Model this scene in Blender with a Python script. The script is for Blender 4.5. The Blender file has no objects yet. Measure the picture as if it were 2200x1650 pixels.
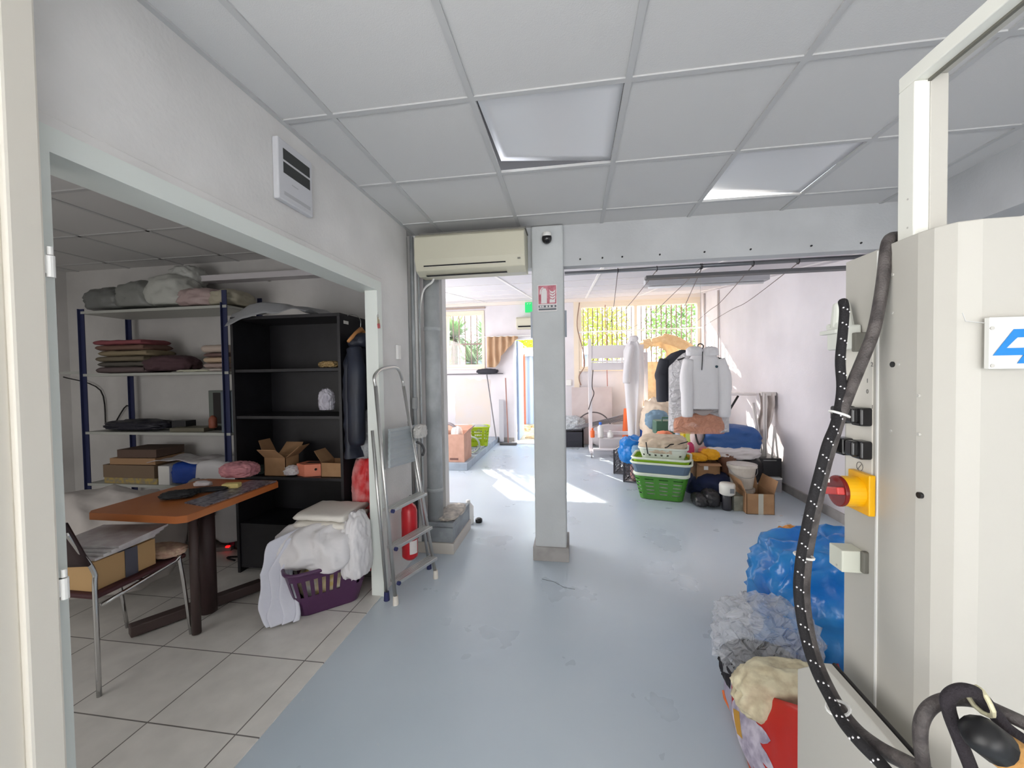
import bpy, bmesh, math, random
from mathutils import Vector, Matrix, noise
C = bpy.context.scene.collection
sc = bpy.context.scene
CAMZ = 1.40
# ---------------- camera ----------------
F_PX, YAW, PITCH, ROLL = 857.965, 0.152286, -0.025017, -0.015147
def cam_axes():
    cy, sy, cp, sp = math.cos(YAW), math.sin(YAW), math.cos(PITCH), math.sin(PITCH)
    cr, sr = math.cos(ROLL), math.sin(ROLL)
    f = Vector((-sy*cp, cy*cp, sp)); r = Vector((cy, sy, 0)); u = r.cross(f)
    return cr*r + sr*u, -sr*r + cr*u, f
CR, CU, CF = cam_axes()
cd = bpy.data.cameras.new('camera'); cam = bpy.data.objects.new('camera', cd); C.objects.link(cam)
cd.sensor_width = 36; cd.lens = 36*F_PX/2200; cd.clip_start = 0.02; cd.clip_end = 200
M4 = Matrix(((CR.x, CU.x, -CF.x, 0), (CR.y, CU.y, -CF.y, 0), (CR.z, CU.z, -CF.z, CAMZ), (0, 0, 0, 1)))
cam.matrix_world = M4
sc.camera = cam
def W(u, v, Y=None, X=None, Z=None):
    """point of the place seen at photo position u,v lying on the plane Y=, X= or Z="""
    d = CR*(u-1100)/F_PX - CU*(v-825)/F_PX + CF
    if Y is not None: k = Y/d.y
    elif X is not None: k = X/d.x
    else: k = (Z-CAMZ)/d.z
    return Vector((d.x*k, d.y*k, d.z*k+CAMZ))
# ---------------- world, sun, added fill lights, exposure ----------------
wd = bpy.data.worlds.new('world'); sc.world = wd; wd.use_nodes = True
wn = wd.node_tree; wn.nodes.clear()
wo = wn.nodes.new('ShaderNodeOutputWorld'); bg = wn.nodes.new('ShaderNodeBackground')
tc = wn.nodes.new('ShaderNodeTexCoord'); sx = wn.nodes.new('ShaderNodeSeparateXYZ'); cr_ = wn.nodes.new('ShaderNodeValToRGB')
wn.links.new(tc.outputs['Generated'], sx.inputs[0]); wn.links.new(sx.outputs['Z'], cr_.inputs[0])
cr_.color_ramp.elements[0].position = 0.0; cr_.color_ramp.elements[0].color = (1.0, .97, .93, 1)
cr_.color_ramp.elements[1].position = 0.6; cr_.color_ramp.elements[1].color = (.66, .80, 1.0, 1)
wn.links.new(cr_.outputs[0], bg.inputs[0]); bg.inputs[1].default_value = 7.0
wn.links.new(bg.outputs[0], wo.inputs[0])
sd = bpy.data.lights.new('sun', 'SUN'); sun = bpy.data.objects.new('sun', sd); C.objects.link(sun)
sd.energy = 20; sd.angle = math.radians(0.6); sd.color = (1.0, .93, .82)
sun.rotation_euler = Vector((-.60, 1.0, .69)).to_track_quat('Z', 'Y').to_euler(); sun.location = (-6, 18, 12)
ad = bpy.data.lights.new('back_fill_light', 'AREA'); al = bpy.data.objects.new('back_fill_light', ad); C.objects.link(al)  # unseen fill light before the solid back wall, evens out the front room
ad.shape = 'RECTANGLE'; ad.size = 4.6; ad.size_y = 2.2; ad.energy = 25; ad.color = (1.0, .985, .97)
al.location = (1.1, -11.9, 1.25); al.rotation_euler = (math.radians(90), 0, 0)
rd = bpy.data.lights.new('rear_side_fill', 'AREA'); rl = bpy.data.objects.new('rear_side_fill', rd); C.objects.link(rl)  # added fill at the hidden left side, brightens the rear room walls
rd.shape = 'RECTANGLE'; rd.size = 3.6; rd.size_y = 1.8; rd.energy = 118; rd.color = (1.0, .97, .96)
rl.location = (-3.5, 5.3, 1.5); rl.rotation_euler = (math.radians(90), 0, math.radians(-90))
ud = bpy.data.lights.new('upward_fill_light', 'AREA'); ul = bpy.data.objects.new('upward_fill_light', ud); C.objects.link(ul)  # added upward fill out of view, brightens the front ceiling
ud.shape = 'RECTANGLE'; ud.size = 4.2; ud.size_y = 6.0; ud.energy = 800; ud.color = (1.0, .985, .97)
ul.location = (1.0, -7.6, .25); ul.rotation_euler = (math.radians(180), 0, 0)
gd = bpy.data.lights.new('left_wall_fill', 'AREA'); gl = bpy.data.objects.new('left_wall_fill', gd); C.objects.link(gl)  # added fill on the solid left wall out of view, lifts the machine side
gd.shape = 'RECTANGLE'; gd.size = 1.6; gd.size_y = 1.5; gd.energy = 30; gd.color = (1.0, .985, .96)
gl.location = (-1.18, -.45, 1.35); gl.rotation_euler = (math.radians(90), 0, math.radians(-90))
kd = bpy.data.lights.new('left_room_fill', 'AREA'); kl = bpy.data.objects.new('left_room_fill', kd); C.objects.link(kl)  # added fill in the unseen end of the left room, lifts walls and tiles
kd.shape = 'RECTANGLE'; kd.size = 1.8; kd.size_y = 1.2; kd.energy = 19; kd.color = (1.0, .98, .96)
kl.location = (-2.9, -.6, 1.1); kl.rotation_euler = (math.radians(82), 0, 0)
sc.view_settings.view_transform = 'Standard'; sc.view_settings.look = 'None'
sc.view_settings.exposure = 0.12; sc.view_settings.gamma = 1.0; sc.view_settings.use_curve_mapping = False

# ---------------- helpers ----------------
def lin(c):
    c = c/255.0
    return c/12.92 if c <= .04045 else ((c+.055)/1.055)**2.4
def rgb(r, g, b): return (lin(r), lin(g), lin(b), 1)
MATS = {}
def mat(name, col, rough=.6, metal=0.0, bump=None, var=None, spec=.5, alpha=None, trans=0, emis=None, sss=0):
    """col sRGB 0-255; bump=(scale,strength); var=(scale,colour2)"""
    if name in MATS: return MATS[name]
    m = bpy.data.materials.new(name); m.use_nodes = True; nt = m.node_tree; b = nt.nodes['Principled BSDF']
    b.inputs['Base Color'].default_value = rgb(*col); b.inputs['Roughness'].default_value = rough
    b.inputs['Metallic'].default_value = metal; b.inputs['Specular IOR Level'].default_value = spec
    g = nt.nodes.new('ShaderNodeNewGeometry')
    if bump:
        n = nt.nodes.new('ShaderNodeTexNoise'); n.inputs['Scale'].default_value = bump[0]; n.inputs['Detail'].default_value = 4
        nt.links.new(g.outputs['Position'], n.inputs['Vector'])
        bp = nt.nodes.new('ShaderNodeBump'); bp.inputs['Strength'].default_value = bump[1]; bp.inputs['Distance'].default_value = .01
        nt.links.new(n.outputs['Fac'], bp.inputs['Height']); nt.links.new(bp.outputs[0], b.inputs['Normal'])
    if var:
        n = nt.nodes.new('ShaderNodeTexNoise'); n.inputs['Scale'].default_value = var[0]; n.inputs['Detail'].default_value = 5
        nt.links.new(g.outputs['Position'], n.inputs['Vector'])
        r = nt.nodes.new('ShaderNodeValToRGB'); r.color_ramp.elements[0].position = .38; r.color_ramp.elements[1].position = .62
        r.color_ramp.elements[0].color = rgb(*col); r.color_ramp.elements[1].color = rgb(*var[1])
        nt.links.new(n.outputs['Fac'], r.inputs[0]); nt.links.new(r.outputs[0], b.inputs['Base Color'])
    if alpha is not None: b.inputs['Alpha'].default_value = alpha
    if trans: b.inputs['Transmission Weight'].default_value = trans
    if emis: b.inputs['Emission Color'].default_value = rgb(*emis[0]); b.inputs['Emission Strength'].default_value = emis[1]
    if sss:
        tr = nt.nodes.new('ShaderNodeBsdfTranslucent'); mx = nt.nodes.new('ShaderNodeMixShader'); mx.inputs[0].default_value = sss
        tr.inputs[0].default_value = rgb(*col); out = nt.nodes['Material Output']
        nt.links.new(b.outputs[0], mx.inputs[1]); nt.links.new(tr.outputs[0], mx.inputs[2]); nt.links.new(mx.outputs[0], out.inputs[0])
    MATS[name] = m; return m
ORG = {}
def V(*a): return Vector(a)
class MB:
    def __init__(s): s.bm = bmesh.new()
    def box(s, c, d, rz=0, rx=0, ry=0):
        m = Matrix.Translation(c) @ Matrix.Rotation(rz, 4, 'Z') @ Matrix.Rotation(ry, 4, 'Y') @ Matrix.Rotation(rx, 4, 'X') @ Matrix.Diagonal((d[0], d[1], d[2], 1))
        bmesh.ops.create_cube(s.bm, size=1, matrix=m); return s
    def bx(s, x0, x1, y0, y1, z0, z1): return s.box(((x0+x1)/2, (y0+y1)/2, (z0+z1)/2), (abs(x1-x0), abs(y1-y0), abs(z1-z0)))
    def cyl(s, p0, p1, r0, r1=None, n=16):
        p0, p1 = Vector(p0), Vector(p1); r1 = r0 if r1 is None else r1
        q = (p1-p0).to_track_quat('Z', 'Y').to_matrix().to_4x4()
        bmesh.ops.create_cone(s.bm, cap_ends=True, segments=n, radius1=r0, radius2=r1, depth=(p1-p0).length, matrix=Matrix.Translation((p0+p1)/2) @ q); return s
    def tube(s, pts, r, n=8, smooth=0, closed=False):
        pts = [Vector(p) for p in pts]
        if smooth: pts = catmull(pts, smooth, closed)
        N = len(pts); rings = []; up = None
        for i, p in enumerate(pts):
            a = pts[(i-1) % N] if (closed or i > 0) else p; b = pts[(i+1) % N] if (closed or i < N-1) else p
            t = (b-a).normalized()
            if up is None: up = t.orthogonal().normalized()
            up = (up - t*up.dot(t)).normalized(); sd_ = t.cross(up)
            rr = r[i*(len(r)-1)//max(N-1, 1)] if isinstance(r, (list, tuple)) else r
            rings.append([s.bm.verts.new(p + rr*(math.cos(2*math.pi*k/n)*up + math.sin(2*math.pi*k/n)*sd_)) for k in range(n)])
        for i in range(N if closed else N-1):
            A, B = rings[i], rings[(i+1) % N]
            for k in range(n): s.bm.faces.new((A[k], A[(k+1) % n], B[(k+1) % n], B[k]))
        if not closed:
            s.bm.faces.new(rings[0][::-1]); s.bm.faces.new(rings[-1])
        return s
    def prism(s, poly, ext):
        ext = Vector(ext); a = [s.bm.verts.new(p) for p in poly]; b = [s.bm.verts.new(Vector(p)+ext) for p in poly]; n = len(a)
        s.bm.faces.new(a[::-1]); s.bm.faces.new(b)
        for i in range(n): s.bm.faces.new((a[i], a[(i+1) % n], b[(i+1) % n], b[i]))
        return s
    def lathe(s, prof, o, n=24):
        o = Vector(o); rings = [[s.bm.verts.new(o+Vector((r*math.cos(2*math.pi*k/n), r*math.sin(2*math.pi*k/n), z))) for k in range(n)] for r, z in prof]
        for A, B in zip(rings, rings[1:]):
            for k in range(n): s.bm.faces.new((A[k], A[(k+1) % n], B[(k+1) % n], B[k]))
        s.bm.faces.new(rings[0][::-1]); s.bm.faces.new(rings[-1]); return s
    def grid(s, fn, nu, nv, closeu=False, hole=None):
        g = [[s.bm.verts.new(fn(i/nu, j/nv)) for i in range(nu if closeu else nu+1)] for j in range(nv+1)]
        for j in range(nv):
            for i in range(nu):
                if hole and hole(i, j): continue
                i2 = (i+1) % nu if closeu else i+1
                s.bm.faces.new((g[j][i], g[j][i2], g[j+1][i2], g[j+1][i]))
        return s
    def blob(s, c, d, seed=0, amp=.12, freq=3.0, pw=2.6, sub=4, flat=True, rz=0, aniso=(1, 1, 1), ridge=True):
        """a soft lump: superellipsoid pushed in and out by folded noise; rests on the plane at its lowest point"""
        t = bmesh.new(); bmesh.ops.create_icosphere(t, subdivisions=sub, radius=1)
        o = Vector((seed*7.3, seed*3.1, seed*1.7)); rot = Matrix.Rotation(rz, 3, 'Z'); mp = {}
        for v in t.verts:
            n = v.co.normalized(); k = (abs(n.x)**pw+abs(n.y)**pw+abs(n.z)**pw)**(-1/pw); p = n*k
            q = Vector((n.x*aniso[0], n.y*aniso[1], n.z*aniso[2]))*freq+o
            q = q+.35*noise.noise_vector(q*.7)
            f = noise.noise(q)
            if ridge: f = .55*(1-2*abs(f))-.2+.45*(.5-abs(noise.noise(q*2.3)))
            p = p*(1+amp*f)
            if flat and p.z < -.72: p.z = -.72-.12*(p.z+.72)
            p = Vector((p.x*d[0]/2, p.y*d[1]/2, p.z*d[2]/2)); p = rot @ p
            mp[v] = s.bm.verts.new(Vector(c)+p)
        for f in t.faces: s.bm.faces.new([mp[v] for v in f.verts])
        t.free(); return s
    def mark(s):
        s.mk = set(s.bm.faces); return s
    def build(s, name, m, parent=None, smooth=False, bevel=0, solid=0, sub=0, seg=2, m2=None):
        bmesh.ops.recalc_face_normals(s.bm, faces=s.bm.faces)
        if parent is not None: org = ORG[parent.name]
        else:
            xs = [v.co for v in s.bm.verts]
            org = Vector(((min(p.x for p in xs)+max(p.x for p in xs))/2, (min(p.y for p in xs)+max(p.y for p in xs))/2, min(p.z for p in xs)))
        for v in s.bm.verts: v.co -= org
        if m2 is not None:
            for f in s.bm.faces:
                if f not in s.mk: f.material_index = 1
        me = bpy.data.meshes.new(name); s.bm.to_mesh(me); s.bm.free()
        if smooth:
            for p in me.polygons: p.use_smooth = True
        me.materials.append(m)
        if m2 is not None: me.materials.append(m2)
        o = bpy.data.objects.new(name, me); C.objects.link(o); ORG[o.name] = org
        if parent is not None: o.parent = parent
        else: o.location = org
        if bevel:
            b = o.modifiers.new('bevel', 'BEVEL'); b.width = bevel; b.segments = seg; b.limit_method = 'ANGLE'; b.angle_limit = math.radians(40)
        if solid:
            b = o.modifiers.new('solid', 'SOLIDIFY'); b.thickness = solid; b.offset = 0
        if sub:
            b = o.modifiers.new('sub', 'SUBSURF'); b.levels = sub; b.render_levels = sub
        return o
def catmull(P, k, closed=False):
    N = len(P); out = []
    for i in range(N if closed else N-1):
        p0 = P[(i-1) % N] if (closed or i > 0) else P[0]; p1 = P[i]; p2 = P[(i+1) % N]; p3 = P[(i+2) % N] if (closed or i+2 < N) else P[-1]
        for j in range(k):
            t = j/k
            out.append(.5*((2*p1)+(-p0+p2)*t+(2*p0-5*p1+4*p2-p3)*t*t+(-p0+3*p1-3*p2+p3)*t**3))
    if not closed: out.append(P[-1])
    return out
def tag(o, label=None, cat=None, group=None, kind=None):
    if label: o['label'] = label
    if cat: o['category'] = cat
    if group: o['group'] = group
    if kind: o['kind'] = kind
    return o
def thing(name, loc, label, cat, group=None):
    o = bpy.data.objects.new(name, None); C.objects.link(o); o.location = loc; o.empty_display_size = .05
    ORG[o.name] = Vector(loc); return tag(o, label, cat, group)
def one(mb, name, m, label, cat, group=None, **k): return tag(mb.build(name, m, **k), label, cat, group)
def struct(mb, name, m, **k): return tag(mb.build(name, m, **k), kind='structure')
def text_mb(txt, size, org, xdir, ydir, depth=.001):
    cu = bpy.data.curves.new('txt', 'FONT'); cu.body = txt; cu.size = size; cu.extrude = depth
    ob = bpy.data.objects.new('txt', cu); C.objects.link(ob)
    dg = bpy.context.evaluated_depsgraph_get(); me = bpy.data.meshes.new_from_object(ob.evaluated_get(dg))
    m = MB(); m.bm.from_mesh(me); xd, yd = Vector(xdir).normalized(), Vector(ydir).normalized(); zd = xd.cross(yd)
    for v in m.bm.verts: v.co = Vector(org)+xd*v.co.x+yd*v.co.y+zd*v.co.z
    bpy.data.objects.remove(ob); bpy.data.curves.remove(cu); bpy.data.meshes.remove(me); return m
def rr(w, d, r, n=40):
    """rounded rectangle outline as a function of t in 0..1"""
    pts = []
    for cx, cy, a0 in ((w/2-r, d/2-r, 0), (-w/2+r, d/2-r, 90), (-w/2+r, -d/2+r, 180), (w/2-r, -d/2+r, 270)):
        for k in range(6): a = math.radians(a0+k*18); pts.append((cx+r*math.cos(a), cy+r*math.sin(a)))
    L = [0]
    for i in range(len(pts)): a, b = pts[i], pts[(i+1) % len(pts)]; L.append(L[-1]+math.hypot(a[0]-b[0], a[1]-b[1]))
    def f(t):
        s = (t % 1)*L[-1]
        for i in range(len(pts)):
            if s <= L[i+1]: break
        k = (s-L[i])/max(L[i+1]-L[i], 1e-9); a, b = pts[i], pts[(i+1) % len(pts)]
        return a[0]+(b[0]-a[0])*k, a[1]+(b[1]-a[1])*k
    return f
PI = math.pi
rnd = random.Random(4)

# ---------------- materials of the shell ----------------
def wall_mat(name, col, sc_=2.0, dirt=.04):
    m = mat(name, col, .75, bump=(60, .12)); nt = m.node_tree; b = nt.nodes['Principled BSDF']
    g = nt.nodes.new('ShaderNodeNewGeometry'); n = nt.nodes.new('ShaderNodeTexNoise'); n.inputs['Scale'].default_value = sc_; n.inputs['Detail'].default_value = 6
    nt.links.new(g.outputs['Position'], n.inputs['Vector']); r = nt.nodes.new('ShaderNodeValToRGB')
    r.color_ramp.elements[0].color = rgb(*[c*(1-dirt) for c in col]); r.color_ramp.elements[1].color = rgb(*[min(255, c*(1+dirt)) for c in col])
    r.color_ramp.elements[0].position = .35; r.color_ramp.elements[1].position = .65
    nt.links.new(n.outputs['Fac'], r.inputs[0]); nt.links.new(r.outputs[0], b.inputs['Base Color']); return m
M_wall = wall_mat('painted_wall', (222, 220, 218))
M_rear = wall_mat('rear_wall_paint', (228, 224, 228), 1.3, .03)
M_beam = wall_mat('grey_painted_beam', (190, 192, 194))
M_col = wall_mat('grey_painted_column', (196, 199, 200))
M_ceil = mat('mineral_ceiling_tile', (214, 213, 212), .9, bump=(260, .12))
M_grid = mat('ceiling_grid_paint', (196, 196, 196), .5)
M_cream = mat('cream_frame_paint', (232, 226, 214), .45, bump=(20, .05))
M_frame = mat('pale_green_frame_paint', (226, 231, 226), .45)
M_winfr = mat('cream_window_frame', (240, 226, 205), .5)
M_skirt = mat('grey_skirting_tile', (172, 168, 165), .6, var=(6, (150, 146, 142)))
def floor_mat():
    m = bpy.data.materials.new('blue_grey_painted_concrete'); m.use_nodes = True; nt = m.node_tree; b = nt.nodes['Principled BSDF']
    g = nt.nodes.new('ShaderNodeNewGeometry')
    def ns(s, d=5, w=0):
        n = nt.nodes.new('ShaderNodeTexNoise'); n.inputs['Scale'].default_value = s; n.inputs['Detail'].default_value = d; n.inputs['Distortion'].default_value = w
        nt.links.new(g.outputs['Position'], n.inputs['Vector']); return n
    n1 = ns(1.1, 6, 0); r = nt.nodes.new('ShaderNodeValToRGB')
    r.color_ramp.elements[0].position = .3; r.color_ramp.elements[0].color = rgb(188, 201, 212)
    r.color_ramp.elements[1].position = .7; r.color_ramp.elements[1].color = rgb(202, 212, 220)
    nt.links.new(n1.outputs['Fac'], r.inputs[0])
    n2 = ns(38, 3); r2 = nt.nodes.new('ShaderNodeValToRGB'); r2.color_ramp.elements[0].position = .70; r2.color_ramp.elements[1].position = .78
    r2.color_ramp.elements[0].color = (0, 0, 0, 1); r2.color_ramp.elements[1].color = (.5, .5, .5, 1); nt.links.new(n2.outputs['Fac'], r2.inputs[0])
    mx = nt.nodes.new('ShaderNodeMix'); mx.data_type = 'RGBA'; nt.links.new(r2.outputs[0], mx.inputs[0]); nt.links.new(r.outputs[0], mx.inputs[6]); mx.inputs[7].default_value = rgb(206, 212, 214)
    nt.links.new(mx.outputs[2], b.inputs['Base Color'])
    n3 = ns(2.2, 4, 0); r3 = nt.nodes.new('ShaderNodeMapRange'); r3.inputs[3].default_value = .24; r3.inputs[4].default_value = .40; r3.inputs[1].default_value = .3; r3.inputs[2].default_value = .7
    nt.links.new(n3.outputs['Fac'], r3.inputs[0]); nt.links.new(r3.outputs[0], b.inputs['Roughness'])
    n4 = ns(5, 4, 0); bp = nt.nodes.new('ShaderNodeBump'); bp.inputs['Strength'].default_value = .05; bp.inputs['Distance'].default_value = .02
    nt.links.new(n4.outputs['Fac'], bp.inputs['Height']); nt.links.new(bp.outputs[0], b.inputs['Normal']); b.inputs['Specular IOR Level'].default_value = .6
    return m
def tile_mat():
    m = bpy.data.materials.new('grey_floor_tiles'); m.use_nodes = True; nt = m.node_tree; b = nt.nodes['Principled BSDF']
    g = nt.nodes.new('ShaderNodeNewGeometry'); mp = nt.nodes.new('ShaderNodeMapping'); mp.inputs['Location'].default_value = (1.73, -1.345, 0)
    nt.links.new(g.outputs['Position'], mp.inputs['Vector'])
    br = nt.nodes.new('ShaderNodeTexBrick'); br.offset = 0; br.squash = 1
    br.inputs['Scale'].default_value = 1; br.inputs['Mortar Size'].default_value = .003; br.inputs['Brick Width'].default_value = .407; br.inputs['Row Height'].default_value = .407
    br.inputs['Color1'].default_value = rgb(228, 225, 219); br.inputs['Color2'].default_value = rgb(220, 217, 211); br.inputs['Mortar'].default_value = rgb(120, 116, 112)
    nt.links.new(mp.outputs[0], br.inputs['Vector'])
    n = nt.nodes.new('ShaderNodeTexNoise'); n.inputs['Scale'].default_value = 9; n.inputs['Detail'].default_value = 6; nt.links.new(g.outputs['Position'], n.inputs['Vector'])
    mr = nt.nodes.new('ShaderNodeMapRange'); mr.inputs[3].default_value = .8; mr.inputs[4].default_value = 1.15; nt.links.new(n.outputs['Fac'], mr.inputs[0])
    mx = nt.nodes.new('ShaderNodeVectorMath'); mx.operation = 'SCALE'; nt.links.new(br.outputs['Color'], mx.inputs[0]); nt.links.new(mr.outputs[0], mx.inputs['Scale'])
    nt.links.new(mx.outputs[0], b.inputs['Base Color']); b.inputs['Roughness'].default_value = .45; return m
M_floor = floor_mat(); M_tile = tile_mat()
M_dark = mat('dark_void', (30, 30, 32), .9)

# ---------------- floor and walls ----------------
XL, XR, YB, YF, ZC = -1.22, 3.5, -12.0, 8.1, 2.485
struct(MB().bx(-3.6, XR+.1, YB-.1, YF+.15, -.08, 0), 'floor', M_floor)
o = struct(MB().bx(-5.0, XL, -.7, 3.3, -.02, .004), 'floor_left_room', M_tile); 
struct(MB().bx(-1.32, XL, YB, .70, 0, ZC).bx(-1.32, XL, .70, 2.40, 2.005, ZC).bx(-1.29, XL, 2.40, 2.86, 0, ZC), 'wall_left', M_wall)
struct(MB().bx(-5.1, -5.0, -.8, 3.4, 0, ZC), 'wall_far_left', M_wall)
struct(MB().bx(-5.0, -1.32, -.8, -.7, 0, ZC), 'wall_near_left', M_wall)
struct(MB().bx(-5.0, -1.10, 3.30, 3.40, 0, 2.9).bx(-1.32, -1.20, 2.98, 3.30, 0, ZC), 'wall_partition', M_wall)
struct(MB().bx(XR, XR+.1, YB, 3.3, 0, ZC), 'wall_right', M_wall)
struct(MB().bx(2.41, 2.53, 3.09, YF+.1, 0, 3.0), 'wall_rear_right', M_rear)
struct(MB().bx(2.53, XR, 3.2, 3.3, 0, ZC), 'wall_behind_beam', M_wall)
struct(MB().bx(-3.7, -3.6, 3.4, YF+.1, 0, 3.0), 'wall_rear_left', M_rear)
struct(MB().bx(-1.32, XR+.1, YB-.1, YB, 0, ZC), 'wall_back', M_wall)
# far wall with two windows and the garden door
W1 = (-3.05, -1.80, 1.55, 2.72); DR = (-1.21, -.35, 0, 2.15); W2 = (.12, 2.41, 1.47, 2.78)
def far_wall():
    m = MB(); y0, y1 = YF, YF+.15
    xs = [-3.7, W1[0], W1[1], DR[0], DR[1], W2[0], W2[1], 2.53]
    m.bx(xs[0], xs[1], y0, y1, 0, 3.0); m.bx(xs[1], xs[2], y0, y1, 0, W1[2]).bx(xs[1], xs[2], y0, y1, W1[3], 3.0); m.bx(xs[2], xs[3], y0, y1, 0, 3.0)
    m.bx(xs[3], xs[4], y0, y1, DR[3], 3.0); m.bx(xs[4], xs[5], y0, y1, 0, 3.0); m.bx(xs[5], xs[6], y0, y1, 0, W2[2]).bx(xs[5], xs[6], y0, y1, W2[3], 3.0)
    return m
struct(far_wall(), 'wall_far', M_rear)
# patched plaster on the far wall below the left window
struct(MB().grid(lambda u, v: V(-2.45+.75*u+.06*noise.noise(V(v*4, u*2, 1)), YF-.003, .35+.95*v+.08*noise.noise(V(u*5, v*2, 7))), 14, 14), 'trim_plaster_patch', mat('beige_plaster_patch', (226, 214, 205), .8, var=(3, (222, 214, 212))))
# baseboards
struct(MB().bx(2.39, 2.41, 3.3, YF, 0, .09), 'baseboard_right', M_skirt)
struct(MB().bx(-1.55, DR[0], YF-.015, YF, 0, .09).bx(DR[1], W2[0]+1.2, YF-.015, YF, 0, .09), 'baseboard_far', M_skirt)
# ---- ceiling of the front room: tiles as cells, two cells left open for the loose tiles
GX, GY, G = -.984, .963, .6
def cell_holes(i, j): return (i, j) in ((1, 1), (3, 2))
m = MB(); g = MB()
for i in range(-1, 8):
    for j in range(-22, 5):
        if cell_holes(i, j): continue
        x0, x1 = max(GX+G*i, -1.32), min(GX+G*(i+1), XR); y0, y1 = max(GY+G*j, YB), min(GY+G*(j+1), 3.06)
        if x1-x0 < .01 or y1-y0 < .01: continue
        m.bx(x0, x1, y0, y1, ZC+.006, ZC+.02)
struct(m, 'ceiling', M_ceil)
for i in range(0, 8): g.bx(GX+G*i-.012, GX+G*i+.012, YB, 3.02, ZC, ZC+.012)
for j in range(-21, 4): g.bx(XL, XR, GY+G*j-.012, GY+G*j+.012, ZC, ZC+.0119)
g.bx(XL, XL+.02, YB, 3.02, ZC-.002, ZC+.012)
struct(g, 'trim_ceiling_grid', M_grid)
struct(MB().bx(-1.32, XR, YB, 3.15, ZC+.35, ZC+.4), 'ceiling_void', M_dark)
M_ltile = mat('satin_loose_ceiling_tile', (232, 232, 234), .28, spec=.6)
def loose_tile(i, j, lift, label):
    x0, x1, y0, y1 = GX+G*i+.014, GX+G*(i+1)-.014, GY+G*j+.014, GY+G*(j+1)-.014
    # lift = z offsets of corners (x0y0, x1y0, x1y1, x0y1)
    def f(u, v):
        z = (lift[0]*(1-u)+lift[1]*u)*(1-v)+(lift[3]*(1-u)+lift[2]*u)*v
        z += .012*math.sin(PI*u)*math.sin(PI*v)
        return V(x0+(x1-x0)*u, y0+(y1-y0)*v, ZC+.012+z)
    one(MB().grid(f, 12, 12), 'ceiling_tile', M_ltile, label, 'ceiling tile', smooth=True, solid=.008)
loose_tile(1, 1, (.012, .002, .004, .055), 'shiny white ceiling tile lifted at its rear left corner, the nearer of the two loose tiles')
loose_tile(3, 2, (.004, .002, .003, .05), 'shiny white ceiling tile lifted at one corner, the farther loose one close to the beam')
# left room ceiling
m = MB()
for k in range(0, 6): m.bx(-4.85+.6*k-.012, -4.85+.6*k+.012, -.7, 3.3, ZC-.006, ZC)
for k in range(0, 7): m.bx(-5.0, -1.32, -.5+.6*k-.012, -.5+.6*k+.012, ZC-.006, ZC-.0001)
struct(m, 'trim_ceiling_grid_left', M_grid)
struct(MB().bx(-5.1, -1.32, -.8, 3.4, ZC, ZC+.05), 'ceiling_left_room', M_ceil)
# sloping ceiling of the rear room
ZR = lambda y: CAMZ+.86+(y-3.1)*.124
m = MB(); x0, x1 = -3.7, 2.53
m.prism([V(x0, 3.0901, ZR(3.09)), V(x1, 3.0901, ZR(3.09)), V(x1, 8.25, ZR(8.25)), V(x0, 8.25, ZR(8.25))], (0, 0, .05))
struct(m, 'ceiling_rear', mat('white_rear_ceiling', (224, 220, 224), .8))
m = MB()
for k in range(6):
    x = -2.75+1.0*k; m.prism([V(x, 3.3, ZR(3.3)-.006), V(x+.03, 3.3, ZR(3.3)-.006), V(x+.03, 8.08, ZR(8.08)-.006), V(x, 8.08, ZR(8.08)-.006)], (0, 0, .008))
for k in range(6):
    y = 3.8+.8*k; m.prism([V(-3.6, y, ZR(y)-.005), V(2.4, y, ZR(y)-.005), V(2.4, y+.025, ZR(y+.025)-.005), V(-3.6, y+.025, ZR(y+.025)-.005)], (0, 0, .006))
struct(m, 'trim_rear_ceiling_battens', mat('white_batten', (244, 240, 240), .5))
struct(MB().bx(-3.6, 2.41, YF-.04, YF, ZR(8.1)-.07, ZR(8.1)+.02), 'trim_rear_cornice', mat('cream_cornice', (240, 230, 220), .6))
# beam, column
struct(MB().bx(-1.20, 2.3, 3.0, 3.09, 2.19, ZC+.006), 'trim_beam', M_beam)
m = MB()
for x in (.06, .22, .36, .62, .92, 1.22, 1.6, 1.9): m.cyl((x, 2.992, 2.235), (x, 3.01, 2.235), .006, n=8)
struct(m, 'trim_beam_screws', M_dark)
struct(MB().bx(2.16, 2.34, -12.0, 3.02, 2.19, ZC+.006), 'trim_beam_right', M_beam)
struct(MB().bx(-.295, -.062, 2.96, 3.24, 0, ZC), 'wall_column', M_col, bevel=.012)
struct(MB().bx(-.312, -.045, 2.945, 3.26, 0, .105), 'baseboard_column', M_skirt, bevel=.003)
# door frame of the opening into the left room
m = MB()
m.bx(XL-.115, XL+.018, .70, .772, 0, 1.935)           # near jamb
m.bx(XL-.064, XL+.018, 2.345, 2.405, 0, 1.935)        # far jamb
m.bx(XL-.115, XL+.018, .70, 2.405, 1.935, 1.995)      # head
fr = struct(m, 'door_1', M_frame)
struct(MB().bx(XL-.001, XL+.010, .70, 2.43, 1.995, 2.025), 'trim_door_head', M_wall, bevel=.003)
m = MB().bx(-1.22, -1.15, .665, .725, 0, ZC).bx(-1.22, -1.165, .60, .668, 0, ZC)
post = struct(m, 'trim_post_left', M_cream, bevel=.006)
M_white = mat('white_plastic', (236, 235, 232), .4)
for zz in (1.66, .93):
    h = MB().cyl((-1.155, .735, zz-.028), (-1.155, .735, zz+.02), .008, n=12).cyl((-1.155, .735, zz+.022), (-1.155, .735, zz+.04), .0055, n=10).box((-1.16, .728, zz), (.012, .01, .04))
    h.build('hinge', M_white, post, smooth=False)
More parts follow.
